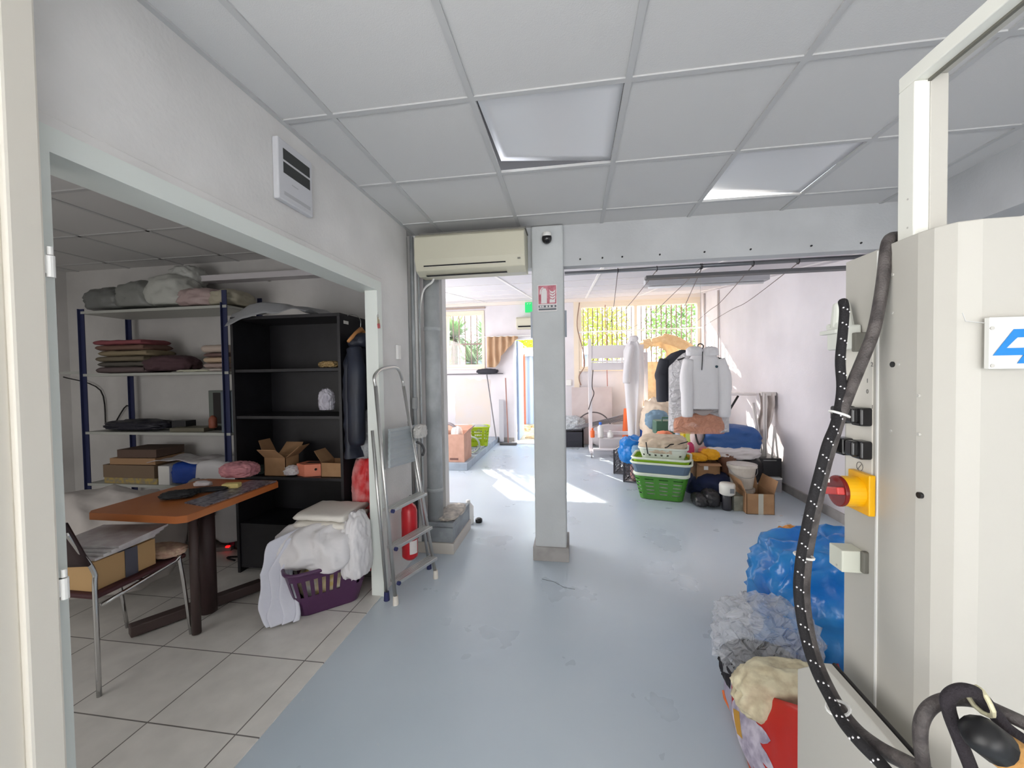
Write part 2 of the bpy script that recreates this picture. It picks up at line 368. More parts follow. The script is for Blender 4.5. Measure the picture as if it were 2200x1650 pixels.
tag(MB().bx(-1.178, -1.163, .595, .61, .88, .90).build('latch_plate', mat('brushed_metal', (170, 170, 168), .35, 1.0), post))
# raised kerb slab in the rear room and pedestal under the pipe
M_kerb = mat('blue_grey_kerb_paint', (165, 178, 190), .5, var=(5, (150, 160, 172)))
struct(MB().bx(-3.6, -1.54, 5.62, YF, 0, .11), 'trim_raised_slab', M_kerb, bevel=.006)
struct(MB().bx(-1.30, -.935, 2.97, 3.5, 0, .085), 'trim_pipe_plinth_skirting', mat('pale_tile', (200, 194, 186), .5), bevel=.002)
struct(MB().bx(-1.30, -.945, 2.985, 3.5, .085, .20).bx(-1.30, -.945, 3.0, 3.5, .20, .235), 'trim_pipe_plinth', mat('grey_plinth', (150, 156, 160), .6, var=(10, (130, 135, 140))), bevel=.003)
struct(MB().bx(DR[0]-.05, DR[1]+.05, YF-.25, YF+.2, 0, .012), 'trim_door_sill', mat('pale_sill', (214, 208, 200), .6))
# windows
def window(n, x0, x1, z0, z1, mull, trans, bars, horiz):
    f = MB(); y0, y1 = YF-.02, YF+.10; t = .06
    f.bx(x0, x0+t, y0, y1, z0+t, z1-t*1.4).bx(x1-t, x1, y0, y1, z0+t, z1-t*1.4).bx(x0, x1, y0, y1, z0, z0+t).bx(x0, x1, y0, y1, z1-t*1.4, z1)
    for q in mull: f.bx(q-.03, q+.03, y0+.03, y1-.03, z0+.01, z1-.01)
    for q in trans: f.bx(x0, x1, y0+.02, y1-.02, q-.02, q+.02)
    w = struct(f, 'window_%d' % n, M_winfr, bevel=.004)
    MB().bx(x0+t, x1-t, YF+.05, YF+.054, z0+t, z1-t).build('pane', M_glass, w)
    b = MB(); k = int((x1-x0)/bars)
    for i in range(1, k): b.cyl((x0+i*bars, YF+.2, z0-.05), (x0+i*bars, YF+.2, z1), .012, n=6)
    for q in horiz: b.bx(x0, x1, YF+.195, YF+.205, q-.015, q+.015)
    b.build('security_bars', mat('rusty_white_bars', (120, 104, 98), .6, var=(4, (112, 70, 52))), w)
    MB().bx(x0-.03, x1+.0, YF-.05, YF+.0, z0-.04, z0).build('sill', M_winfr, w)
    return w
def glass_mat():
    m = bpy.data.materials.new('window_glass'); m.use_nodes = True; nt = m.node_tree; nt.nodes.clear()
    o = nt.nodes.new('ShaderNodeOutputMaterial'); t = nt.nodes.new('ShaderNodeBsdfTransparent'); g = nt.nodes.new('ShaderNodeBsdfGlossy'); g.inputs['Roughness'].default_value = .02
    x = nt.nodes.new('ShaderNodeMixShader'); x.inputs[0].default_value = .06; nt.links.new(t.outputs[0], x.inputs[1]); nt.links.new(g.outputs[0], x.inputs[2]); nt.links.new(x.outputs[0], o.inputs[0]); return m
M_glass = glass_mat()
window(1, *W1, mull=(-2.60,), trans=(), bars=.13, horiz=(2.05,))
window(2, *W2, mull=(1.22,), trans=(), bars=.095, horiz=())
struct(MB().bx(-3.0, -1.78, YF-.03, YF, 2.76, 2.79), 'trim_window_head', mat('brown_strip', (176, 158, 146), .6))
struct(MB().bx(.02, .12, YF-.03, YF+.02, .0, 2.82).bx(.121, 2.41, YF-.03, YF, 2.78, 2.82), 'trim_window_surround', M_winfr)
# garden door
d = MB().bx(DR[0], DR[0]+.04, YF-.02, YF+.12, 0, DR[3]-.05).bx(DR[1]-.04, DR[1], YF-.02, YF+.12, 0, DR[3]-.05).bx(DR[0], DR[1], YF-.02, YF+.12, DR[3]-.05, DR[3])
dr = struct(d, 'door_2', mat('white_door_frame', (238, 238, 242), .4), bevel=.003)
leaf = MB().bx(DR[0]+.045, DR[0]+.085, YF+.13, YF+.95, .02, DR[3]-.06)
leaf.build('door_leaf', mat('blue_grey_door_leaf', (150, 165, 190), .4), dr)

# ---------------- outside ----------------
struct(MB().bx(-12, 14, YF+.15, 30, -.2, -.02), 'floor_garden', mat('dry_garden_ground', (190, 172, 146), .9, var=(2.5, (150, 140, 112)), bump=(6, .6)))
def corrugated():
    def f(u, v): return V(-4.2+4.6*u, 11.2+.02*math.sin(u*4.6/.16*2*PI), -.05+1.95*v)
    return MB().grid(f, 230, 2)
fw = thing('metal_fence', (-1.9, 11.2, -.02), 'blue grey corrugated metal fence seen through the garden door', 'fence')
corrugated().build('sheet', mat('blue_grey_metal', (150, 165, 190), .5), fw, solid=.003)
MB().cyl((-1.35, 11.12, -.02), (-1.35, 11.12, 1.95), .03, n=8).build('post', mat('rusty_post', (170, 96, 70), .8), fw)
MB().prism([V(-4.3, 11.1, 1.9), V(.5, 11.1, 1.9), V(.5, 11.9, 2.15), V(-4.3, 11.9, 2.15)], (0, 0, .03)).build('roof_sheet', mat('pale_roof_sheet', (214, 196, 190), .7), fw)
struct(MB().bx(.9, 8, 12.2, 12.4, -.1, 1.75), 'wall_garden', mat('pale_garden_wall', (228, 218, 208), .8))
def leaves(name, c, d, n, size, col, col2, label, seed, trunk=True, cat='tree', long=1.0):
    r = random.Random(seed); m = MB(); c = Vector(c)
    for _ in range(n):
        while True:
            p = V(r.uniform(-1, 1), r.uniform(-1, 1), r.uniform(-1, 1))
            if .25 < p.length < 1: break
        p = c+V(p.x*d[0]/2, p.y*d[1]/2, p.z*d[2]/2)
        a = V(r.uniform(-1, 1), r.uniform(-1, 1), r.uniform(-1, 1)).normalized(); b = a.orthogonal().normalized(); s = size*r.uniform(.6, 1.3)
        q = [p-a*s*long, p+b*s*.45, p+a*s*long, p-b*s*.45]
        m.bm.faces.new([m.bm.verts.new(x) for x in q])
    t = thing(name, (c.x, c.y, -.02), label, cat)
    m.build('foliage', mat(name+'_leaf_%d' % seed, col, .6, var=(3, col2), sss=.4), t)
    m = MB().tube([V(c.x, c.y, -.1), V(c.x+.1, c.y, c.z*.5), V(c.x, c.y, c.z)], [.09, .06, .03], 8)
    m.build('trunk', mat('bark', (110, 92, 76), .9), t)
leaves('leafy_tree', (0.6, 14.0, 2.9), (2.7, 2, 3.2), 2600, .10, (150, 175, 70), (196, 205, 90), 'yellow green leafy tree beyond the left part of the right window', 1)
leaves('leafy_tree', (4.0, 14.6, 3.0), (3.2, 2, 3.4), 2800, .10, (96, 135, 72), (150, 175, 92), 'darker green leafy tree beyond the right part of the right window', 2)
leaves('garden_shrub', (-1.2, 12.6, 2.5), (2.6, 1.0, 1.0), 1200, .09, (176, 190, 50), (205, 205, 70), 'bright yellow green shrub showing above the corrugated fence', 3, cat='shrub')
def palm():
    t = thing('palm_plant', (-3.3, 9.6, -.02), 'spiky green palm filling the left window outside', 'plant'); r = random.Random(8); m = MB()
    for hub, n in ((V(-2.9, 9.6, 2.35), 260), (V(-3.5, 9.5, 1.8), 160), (V(-2.5, 9.7, 1.7), 200), (V(-2.2, 10.2, 2.35), 230)):  # last hub added to shade the sun coming through the garden door
        for k in range(n):
            a = r.uniform(0, 2*PI); e = r.uniform(-.5, 1.2); L = r.uniform(.7, 1.25); w = .03
            d = V(math.cos(a)*math.cos(e), math.sin(a)*math.cos(e), math.sin(e)); s = d.cross(V(0, 0, 1)).normalized()*w
            P = [hub+d*L*q+V(0, 0, -.35*L*q*q) for q in (0, .4, .75, 1)]
            vs = [[m.bm.verts.new(p-s*(1-i*.31)), m.bm.verts.new(p+s*(1-i*.31))] for i, p in enumerate(P)]
            for A, B in zip(vs, vs[1:]): m.bm.faces.new((A[0], A[1], B[1], B[0]))
    m.build('fronds', mat('palm_green', (104, 142, 84), .5, var=(4, (160, 184, 130)), sss=.3), t)
    MB().tube([V(-2.9, 9.6, -.1), V(-2.92, 9.6, 1.2), V(-2.9, 9.6, 2.3)], [.12, .1, .08], 10).build('trunk', MATS['bark'], t)
palm()
m = MB()
for k in range(60):
    m.blob((rnd.uniform(-2.0, .3), rnd.uniform(8.6, 10.8), -.03), (rnd.uniform(.1, .35), rnd.uniform(.1, .3), rnd.uniform(.04, .16)), seed=k, sub=2, flat=False)
tag(m.build('garden_rubble', mat('dry_leaf_rubble', (214, 190, 140), .9, var=(7, (150, 110, 70)))), 'dry leaves and pale stones lying outside the garden door', 'rubble', kind='stuff')
# =====================================================================
# common object materials
M_black = mat('black_plastic', (22, 22, 24), .4)
M_rubber = mat('black_rubber', (36, 33, 34), .7)
M_alu = mat('brushed_aluminium', (196, 196, 194), .32, .9)
M_chrome = mat('chrome', (205, 205, 205), .12, 1.0)
M_card = mat('brown_cardboard', (172, 134, 98), .85, var=(9, (160, 122, 88)))
M_cardp = mat('pale_cardboard', (205, 160, 140), .85, var=(9, (196, 152, 132)))
M_sheet = mat('white_cotton', (238, 236, 238), .85, bump=(30, .15), sss=.12)
M_paper = mat('white_paper', (228, 226, 226), .7, var=(14, (206, 198, 202)))
M_cream_enamel = mat('cream_white_enamel', (192, 189, 181), .5, bump=(35, .03))
def film(name, col, a, rough=.15):
    m = bpy.data.materials.new(name); m.use_nodes = True; nt = m.node_tree; nt.nodes.clear()
    o = nt.nodes.new('ShaderNodeOutputMaterial'); t = nt.nodes.new('ShaderNodeBsdfTransparent'); p = nt.nodes.new('ShaderNodeBsdfPrincipled')
    p.inputs['Base Color'].default_value = rgb(*col); p.inputs['Roughness'].default_value = rough
    g = nt.nodes.new('ShaderNodeNewGeometry'); n = nt.nodes.new('ShaderNodeTexNoise'); n.inputs['Scale'].default_value = 13; n.inputs['Distortion'].default_value = 2.5
    nt.links.new(g.outputs['Position'], n.inputs['Vector']); bp = nt.nodes.new('ShaderNodeBump'); bp.inputs['Strength'].default_value = 1.0; bp.inputs['Distance'].default_value = .05
    nt.links.new(n.outputs['Fac'], bp.inputs['Height']); nt.links.new(bp.outputs[0], p.inputs['Normal'])
    x = nt.nodes.new('ShaderNodeMixShader'); x.inputs[0].default_value = a; nt.links.new(t.outputs[0], x.inputs[1]); nt.links.new(p.outputs[0], x.inputs[2]); nt.links.new(x.outputs[0], o.inputs[0]); return m
M_film = film('clear_plastic_film', (222, 224, 232), .5)
M_filmg = film('grey_plastic_film', (240, 242, 250), .33, .05)

# =====================================================================
# NEAR RIGHT: white steam cabinet with controls, tube frame, hoses
XM = .575
root = thing('ironing_cabinet', (1.05, .86, 0), 'tall white enamelled ironing machine cabinet with switches on its side, right edge of the photo', 'machine')
HM = 1.40+.228
front = [(.577, .86), (.577, .775), (.583, .752), (.598, .730), (.625, .722), (1.5, .705), (1.5, 1.0), (.577, 1.0)]
MB().prism([V(x, y, .0) for x, y in front if (x, y) != (.577, 1.0) and (x, y) != (1.5, 1.0)]+[V(1.5, .9, 0), V(.6, .9, 0)], (0, 0, HM)).build('housing', M_cream_enamel, root, bevel=.002)
MB().prism([V(.575, .863, 0), V(.60, .863, 0), V(1.4, .953, 0), V(.575, .953, 0)], (0, 0, HM-.0015)).build('rear_panel', M_cream_enamel, root, bevel=.002)
MB().box((.5765, .8615, HM/2), (.004, .004, HM-.01)).build('panel_seam', mat('bright_enamel_edge', (240, 240, 236), .3), root)
# control plate on the rear panel
p0, p1 = W(1820, 740, X=XM), W(1885, 1112, X=XM)
cp = MB().bx(XM-.002, XM, .871, .945, p1.z, p0.z).build('control_plate', mat('cream_label_plate', (228, 224, 214), .35), root)
def on_side(u, v): return W(u, v, X=XM-.002)
for t_, u, v, s_ in (('2', 1874, 783, .012), ('2', 1853, 803, .012), ('1', 1864, 818, .012), ('0', 1864, 841, .012), ('1', 1875, 874, .011)):
    q = on_side(u, v); text_mb(t_, s_, (q.x-.0005, q.y+.003, q.z-.004), (0, -1, 0), (0, 0, 1), .0003).build('marking', mat('grey_print', (120, 118, 116), .6), cp)
q = on_side(1848, 1002); MB().tube([q+V(-.001, .009*math.cos(a*PI/6), .009*math.sin(a*PI/6)) for a in range(12)], .0006, 5, closed=True).build('power_symbol', MATS['grey_print'], cp)
MB().tube([q+V(-.001, -.005, .005), q+V(-.001, .001, -.001), q+V(-.001, -.001, .001), q+V(-.001, .005, -.006)], .0006, 5).build('power_symbol', MATS['grey_print'], cp)
M_knob = mat('glossy_black_knob', (26, 25, 27), .25)
for (u, v) in ((1828, 890), (1863, 895), (1824, 958), (1863, 966)):
    q = on_side(u, v)
    k = MB().box((XM-.012, q.y, q.z), (.022, .030, .036)).box((XM-.027, q.y+.003, q.z+.002), (.014, .022, .030)).build('rocker_switch', M_knob, root, bevel=.004, seg=3)
# yellow main switch with red rotary handle
q = W(1860, 1057, X=XM)
y_ = MB().bx(XM-.014, XM-.002, q.y-.030, q.y+.030, q.z-.040, q.z+.040).cyl((XM-.010, q.y+.004, q.z), (XM-.047, q.y+.004, q.z), .030, n=28).build('main_switch', mat('yellow_plastic', (246, 184, 10), .35), root, bevel=.002)
c = V(XM-.051, q.y+.004, q.z)
MB().cyl(c+V(.008, 0, 0), c, .031, n=32).build('rotary_disc', mat('deep_red_plastic', (120, 24, 20), .25), y_, bevel=.002)
MB().box(c+V(-.005, 0, 0), (.016, .052, .015), rx=-.25).build('rotary_grip', mat('red_plastic_grip', (205, 70, 66), .3), y_, bevel=.003)
MB().box(c+V(-.009, .014, .018), (.003, .014, .007)).build('sticker', M_white, y_)
# holes and screws
for (u, v, r_) in ((1917, 783, .0035), (1974, 1064, .0035)):
    q = W(u, v, X=.576); MB().cyl((q.x-.0008, q.y, q.z), (q.x+.004, q.y, q.z), r_*1.5, n=16).build('hole_plug', M_black, root)
for (u, v) in ((1917, 590), (1916, 672), (1913, 926), (1972, 850), (1972, 933), (1930, 783)):
    q = W(u, v, X=.576); MB().cyl((q.x-.0006, q.y, q.z), (q.x+.004, q.y, q.z), .0028, n=12).build('screw', mat('dull_screw', (196, 194, 188), .4), root)
# square grey connector box low on the panel
q = W(1815, 1198, X=.55)
cb = MB().bx(.533, .575, q.y-.02, q.y+.022, q.z-.022, q.z+.022).build('connector_box', mat('pale_green_grey_plastic', (214, 216, 202), .45), root, bevel=.002)
MB().cyl((.5325, q.y-.004, q.z-.014), (.5315, q.y-.004, q.z-.014), .0022, n=10).build('screw', MATS['dull_screw'], cb)
MB().bx(.565, .5765, q.y-.030, q.y-.019, q.z-.019, q.z+.025).build('gasket', mat('grey_gasket', (110, 108, 100), .7), cb, bevel=.003)
# upper multi-pin plug
q = W(1800, 705, X=.54); 
pl = MB().bx(.53, .573, q.y-.018, q.y+.02, q.z-.045, q.z+.005).cyl((.548, q.y, q.z+.0), (.548, q.y+.003, q.z+.052), .020, .014, n=18).build('plug_housing', mat('off_white_plug', (220, 222, 214), .45), root, bevel=.004)
MB().bx(.522, .535, q.y-.022, q.y+.03, q.z-.012, q.z-.004).cyl((.53, q.y-.012, q.z+.004), (.55, q.y-.012, q.z+.004), .006, n=12).cyl((.53, q.y+.016, q.z+.004), (.55, q.y+.016, q.z+.004), .006, n=12).build('locking_lever', MATS['off_white_plug'], pl, bevel=.001)
MB().bx(.555, .5765, q.y-.028, q.y-.016, q.z-.050, q.z-.012).build('gasket', MATS['grey_gasket'], pl, bevel=.002)
# logo plate
pz = lambda u, v: W(u, v, Y=.7125)
a, b = W(2117, 700, Y=.7135), W(2118, 793, Y=.7135)
lp = MB().bx(a.x, a.x+.40, .707, .7155, b.z, a.z+.012).build('logo_plate', mat('white_sign_plate', (232, 232, 228), .35), root, bevel=.001)
M_logo = mat('logo_blue', (0, 128, 208), .4)
L0 = W(2133, 764, Y=.706); s_ = .078/100
def lpoly(pts, dx=0): return [V(L0.x+(x+dx)*s_, .7062, L0.z+y*s_) for x, y in pts]
for dx in (0, 118, 236):
    MB().prism(lpoly([(0, 0), (34, 50), (110, 50), (98, 34), (40, 34), (36, 30), (22, 14), (70, 14), (86, 14), (76, 0)], dx), (0, -.0006, 0)).build('logo_mark', M_logo, lp)
    MB().prism(lpoly([(50, 0), (40, -16), (110, -16), (104, -8), (72, -8), (86, 14), (62, 14)], dx), (0, -.0007, 0)).build('logo_mark', M_logo, lp)
for (u, v) in ((2123, 706), (2123, 786)):
    q = pz(u, v); MB().cyl((q.x, .7075, q.z), (q.x, .7055, q.z), .0028, n=10).build('rivet', MATS['dull_screw'], lp)
q0 = W(2068, 672, Y=.7145); MB().tube([q0, q0+V(.004, 0, -.013), q0+V(.018, 0, -.015), q0+V(.034, 0, -.017)], .0007, 5).build('scratch', mat('scratch_grey', (200, 200, 198), .6), root)
# side shelf panel below
sp = [V(.50, .50, -.0), V(.50, .985, 0), V(.50, .985, .715), V(.50, .895, .795), V(.50, .50, .795)]
MB().prism(sp, (.019, 0, 0)).build('side_shelf_panel', M_cream_enamel, root, bevel=.002)
MB().bx(.519, .58, .50, .89, .70, .715).build('shelf_bottom', M_cream_enamel, root)
MB().tube([V(.526, .90, .79), V(.527, .50, .79)], .004, 8).build('edge_seal', M_rubber, root)
MB().cyl((1.2, .75, 0), (1.2, .75, .02), .03).build('foot', M_black, root)
# tube frame standing on top
tz = 1.40+.522
fr_ = MB().bx(.588, .612, .80, .835, HM-.02, tz-.026).bx(.588, .612, .20, .835, tz-.026, tz)
fr_.build('tube_frame', mat('white_tube_frame', (236, 236, 228), .35), root, bevel=.002)
MB().bx(.612, .640, .80, .832, HM-.02, tz-.018).bx(.612, .640, .20, .832, tz-.018, tz-.006).build('tube_frame_inner', M_cream_enamel, root, bevel=.002)
MB().bx(.608, .6135, .22, .80, tz-.030, tz-.026).build('frame_gasket', MATS['grey_gasket'], root)
for zz in (HM+.02, HM+.07): MB().cyl((.5875, .812, zz), (.589, .812, zz), .0018, n=8).build('screw', MATS['dull_screw'], root)

# hoses
def braid_mat():
    m = mat('braided_black_cable', (24, 22, 25), .8, bump=(400, .3)); return m
M_hose = mat('grey_brown_rubber_hose', (92, 86, 84), .55, var=(40, (58, 52, 52)), bump=(300, .3))
HP = [(1931, 517, .860), (1922, 509, .855), (1909, 516, .845), (1903, 545, .84), (1897, 600, .835), (1887, 665, .83), (1874, 720, .825), (1850, 780, .82), (1826, 838, .81), (1806, 890, .80), (1790, 940, .80), (1772, 1000, .80), (1756, 1070, .80), (1742, 1140, .80), (1732, 1200, .80), (1727, 1270, .79), (1732, 1330, .775), (1745, 1392, .755), (1766, 1450, .725), (1800, 1516, .685), (1838, 1566, .65), (1890, 1608, .61), (1950, 1640, .58), (2000, 1668, .55), (2060, 1712, .52), (2140, 1735, .50), (2230, 1690, .50)]
hose = [W(u, v, Y=y) for u, v, y in HP]
h = thing('steam_hose', hose[0]*1.0, 'thick grey brown rubber steam hose hanging over the corner of the white machine', 'hose')
MB().tube(hose, .0098, 12, smooth=6).build('hose_tube', M_hose, h, smooth=True)
CP = [(1811, 648, .855), (1814, 668, .84), (1810, 720, .835), (1805, 775, .83), (1808, 830, .825), (1803, 875, .815), (1793, 915, .80), (1777, 955, .785), (1762, 1010, .785), (1744, 1080, .785), (1731, 1140, .785), (1720, 1200, .785), (1715, 1265, .775), (1722, 1330, .76), (1736, 1392, .74), (1757, 1450, .71), (1786, 1506, .68), (1810, 1550, .65), (1846, 1594, .62), (1888, 1636, .60), (1930, 1680, .57), (2000, 1712, .54)]
cab = [W(u, v, Y=y-.012) for u, v, y in CP]
cth = thing('power_cable', cab[0]*1.0, 'black braided cable flecked with white hanging beside the steam hose', 'cable')
fl = MB().tube(cab, .0078, 12, smooth=6).mark(); pts = catmull(cab, 8)
acc = 0
for i in range(1, len(pts)-1):
    acc += (pts[i]-pts[i-1]).length
    if acc > .0245:
        acc = 0; t = (pts[i+1]-pts[i]).normalized(); s1 = t.cross(V(0, 1, 0)).normalized(); s2 = s1.cross(t).normalized()
        if s2.y > 0: s2 = -s2
        for k in (-.75, 0, .75):
            d = (s1*math.sin(k)+s2*math.cos(k)).normalized(); fl.box(pts[i]+d*.0076+t*k*.0045, (.0020, .0020, .0024), ry=.5)
fl.build('cable_sheath', braid_mat(), cth, smooth=True, m2=mat('white_thread', (235, 232, 235), .6))
ties = []
for (u, v, y) in ((1801, 890, .795), (1721, 1191, .78), (1806, 1522, .672)):
    q = W(u, v, Y=y)
    t = MB()
    hp, cp2 = catmull(hose, 6), catmull(cab, 6)
    ih_ = min(range(1, len(hp)-1), key=lambda i: (hp[i]-q).length); ic_ = min(range(len(cp2)), key=lambda i: (cp2[i]-hp[ih_]).length)
    ax = (hp[ih_+1]-hp[ih_-1]).normalized(); q = (hp[ih_]*.55+cp2[ic_]*.45)
    s1 = ax.cross(V(0, 1, 0)).normalized(); s2 = V(0, 1, 0)
    t.tube([q+s1*.0150*math.cos(a*PI/8)+s2*.014*math.sin(a*PI/8) for a in range(16)], .0022, 6, closed=True)
    lab = {890: 'white cable tie round the hoses level with the black switches', 1191: 'white cable tie round the hoses in front of the blue bag', 1522: 'lowest white cable tie round the hoses, over the white shelf panel'}[v]
    one(t, 'cable_tie', M_white, lab, 'cable tie', group='cable ties on the hoses')
# loops of hose at the lower right corner
def pxtube(name, P, r, m, label, cat, n=12):
    return one(MB().tube([W(u, v, Y=y) for u, v, y in P], r, n, smooth=6), name, m, label, cat, smooth=True)
pxtube('looped_hose', [(1990, 1700, .56), (1983, 1640, .555), (1977, 1590, .55), (1980, 1550, .55), (1998, 1520, .55), (2030, 1504, .55), (2070, 1502, .55), (2110, 1512, .55), (2150, 1530, .54), (2205, 1556, .53), (2260, 1590, .52)], .0073, M_hose, 'grey brown hose arching up in a loop at the lower right corner', 'hose')
pxtube('looped_cable', [(2105, 1700, .53), (2080, 1635, .53), (2058, 1580, .53), (2041, 1535, .53), (2036, 1505, .53), (2050, 1488, .53), (2075, 1482, .53), (2102, 1492, .53), (2130, 1525, .53), (2160, 1562, .53), (2200, 1592, .53), (2240, 1620, .53)], .0070, mat('braided_dark_cable', (40, 34, 40), .8, bump=(400, .4)), 'dark braided cable looped over the hose at the lower right corner', 'cable')
q = W(2108, 1506, Y=.53); one(MB().tube([q+V(.002*math.sin(a), .014*math.cos(a*PI/6), .013*math.sin(a*PI/6)) for a in range(12)], .0025, 6, closed=True), 'yellowed_tie', mat('yellowed_plastic', (220, 214, 180), .5), 'yellowed tie binding the looped hose and cable at lower right', 'cable tie')
# iron handle
ih = thing('iron_handle', W(2140, 1640, Y=.50), 'black and cork coloured iron handle poking up at the lower right corner', 'handle')
a, b, c, d = W(2090, 1560, Y=.50), W(2106, 1576, Y=.50), W(2143, 1604, Y=.50), W(2225, 1662, Y=.50)
MB().tube([a, a+(b-a)*.3, b, c], [.006, .015, .019, .019], 16).build('grip', M_black, ih, smooth=True)
MB().tube([c, (c+d)/2, d], [.0185, .0195, .0195], 16).build('cork_sleeve', mat('cork', (196, 150, 88), .9, bump=(120, .5), var=(30, (176, 128, 70))), ih, smooth=True)

# =====================================================================
# bags on the floor beside the machine
def crumple(name, c, d, seed, m, label, cat, amp=.2, freq=3, sub=5, rz=0, aniso=(1, 1, 1), pw=2.6, group=None, flat=True, parent=None):
    mb = MB().blob(c, d, seed=seed, amp=amp, freq=freq, sub=sub, rz=rz, aniso=aniso, pw=pw, flat=flat)
    if parent is not None: return mb.build(name, m, parent, smooth=True)
    return one(mb, name, m, label, cat, group=group, smooth=True)
M_bluefilm = mat('blue_plastic_bag_film', (24, 136, 236), .22, var=(5, (60, 164, 246)), bump=(9, 1.0), spec=.8, sss=.15)
bl = W(1650, 1300, Y=2.0).x; crumple('blue_bag', (bl+.36, 2.02, .30), (.74, .50, .62), 3, M_bluefilm, 'large bright blue plastic bag on the floor against the white machine', 'bag', amp=.26, freq=3.0, pw=3.2)
crumple('orange_bag', (1.20, 2.44, .25), (.20, .2, .5), 9, mat('orange_film', (238, 158, 66), .35, bump=(14, .5)), 'orange bag top sticking up behind the large blue bag', 'bag', amp=.2)
crumple('patterned_carrier_bag', (1.05, 2.36, .20), (.10, .16, .46), 12, mat('dark_yellow_print', (40, 60, 120), .5, var=(26, (190, 180, 60))), 'small blue and yellow patterned bag squeezed left of the large blue bag', 'bag', amp=.15)
# red shopping bag with printed white flower
rb = thing('shopping_bag', (.85, 1.55, 0), 'red shopping bag printed with a big white flower, half hidden by the white machine panel', 'bag')
T = {'fl': W(1572, 1470, Y=1.62), 'bl': W(1562, 1445, Y=1.80), 'fr': W(1730, 1520, Y=1.32), 'br': V(1.02, 1.72, .24)}
Bo = {'fl': V(.60, 1.45, .005), 'bl': V(.63, 1.72, .005), 'fr': V(.66, 1.18, .005), 'br': V(.98, 1.56, .005)}
def side(a, b, ta, tb, bulge):
    def f(u, v):
        p = (Bo[a]*(1-u)+Bo[b]*u)*(1-v)+(T[ta]*(1-u)+T[tb]*u)*v
        n = (Bo[b]-Bo[a]).cross(V(0, 0, 1)).normalized()
        return p+n*(bulge*math.sin(PI*v)*.5+.006*noise.noise(V(u*6, v*5, 3))*math.sin(PI*u))
    return f
M_redbag = mat('red_woven_bag', (204, 44, 34), .4, bump=(8, .3))
face = side('fl', 'fr', 'fl', 'fr', .05)
left = side('bl', 'fl', 'bl', 'fl', .04)
MB().grid(face, 30, 20).build('front_panel', M_redbag, rb, smooth=True, solid=.002)
MB().grid(left, 12, 20).build('side_panel', mat('pale_lilac_print', (206, 198, 214), .45, var=(12, (170, 160, 182)), bump=(10, .3)), rb, smooth=True, solid=.002)
MB().grid(side('fr', 'br', 'fr', 'br', .03), 10, 14).grid(side('br', 'bl', 'br', 'bl', .03), 12, 14).build('back_panel', M_redbag, rb, smooth=True, solid=.002)
MB().bm and None
# petals of the flower printed across corner and front
def petal(a0, u0, v0, L, wd, m, name):
    mb = MB(); n = 10; A = []
    for i in range(n+1):
        t = i/n; w = wd*math.sin(PI*min(1, t*.93+.07))**.7*(1+.10*math.sin(t*24)); cx, cy = u0+math.cos(a0)*L*t, v0+math.sin(a0)*L*t
        row = []
        for s in (-1, -.5, 0, .5, 1):
            uu, vv = cx-math.sin(a0)*w*s, cy+math.cos(a0)*w*s
            p = face(max(0, uu), min(max(vv, 0.01), .99)); q = (Bo['fr']-Bo['fl']).cross(V(0, 0, 1)).normalized(); row.append(mb.bm.verts.new(p+q*.0025-V(0, 0, 0)))
        A.append(row)
    for r0, r1 in zip(A, A[1:]):
        for k in range(4): mb.bm.faces.new((r0[k], r0[k+1], r1[k+1], r1[k]))
    mb.build(name, m, rb, smooth=True)
M_petal = mat('lilac_white_petal', (214, 206, 220), .5, var=(22, (160, 150, 172)))
for a0, L in ((.9, .34), (.45, .36), (.05, .40), (-.32, .44), (-.65, .46), (-1.0, .42), (-1.35, .36)): petal(a0, .0, .62, L*1.5, .10, M_petal, 'printed_petal')
MB().grid(lambda u, v: face(.03+.10*u, .45+.28*v)+(Bo['fr']-Bo['fl']).cross(V(0, 0, 1)).normalized()*.004, 4, 6).build('flower_centre', mat('ochre_centre', (200, 150, 60), .6), rb, smooth=True)
MB().tube([left(0, .5)+V(-.004, 0, 0), left(.0, .3)+V(-.006, 0, 0), left(.1, .1), Bo['fl']+V(-.004, 0, .01)], .006, 8).build('orange_piping', mat('orange_piping', (236, 120, 60), .5), rb)
# dark rolled cloth, patterned cloth and clear bag in the shopping bag
q = W(1610, 1450, Y=1.66); crumple('dark_cloth', (q.x+.05, 1.69, q.z-.0), (.27, .2, .17), 31, mat('charcoal_cloth', (38, 36, 42), .8), 'dark charcoal cloth inside the red shopping bag under the clear bag', 'cloth', amp=.2)
q = W(1668, 1478, Y=1.50); crumple('patterned_cloth', (q.x+.03, 1.50, q.z-.02), (.30, .15, .19), 22, mat('cream_patterned_cloth', (232, 222, 190), .8, var=(26, (206, 192, 160)), bump=(12, .8)), 'cream cloth with a brown pattern bulging from the red shopping bag', 'cloth', amp=.35, freq=1.4)
q = W(1642, 1375, Y=1.72)
cb = MB().blob(q, (.33, .26, .27), seed=41, amp=.55, freq=4.2, sub=4)
cb.tube([q+V(-.06, -.05, .10), q+V(-.12, -.07, .14), q+V(-.18, -.08, .135)], [.045, .022, .006], 10)
one(cb, 'clear_plastic_bag', M_filmg, 'crumpled clear grey plastic bag on top of the red shopping bag', 'bag')
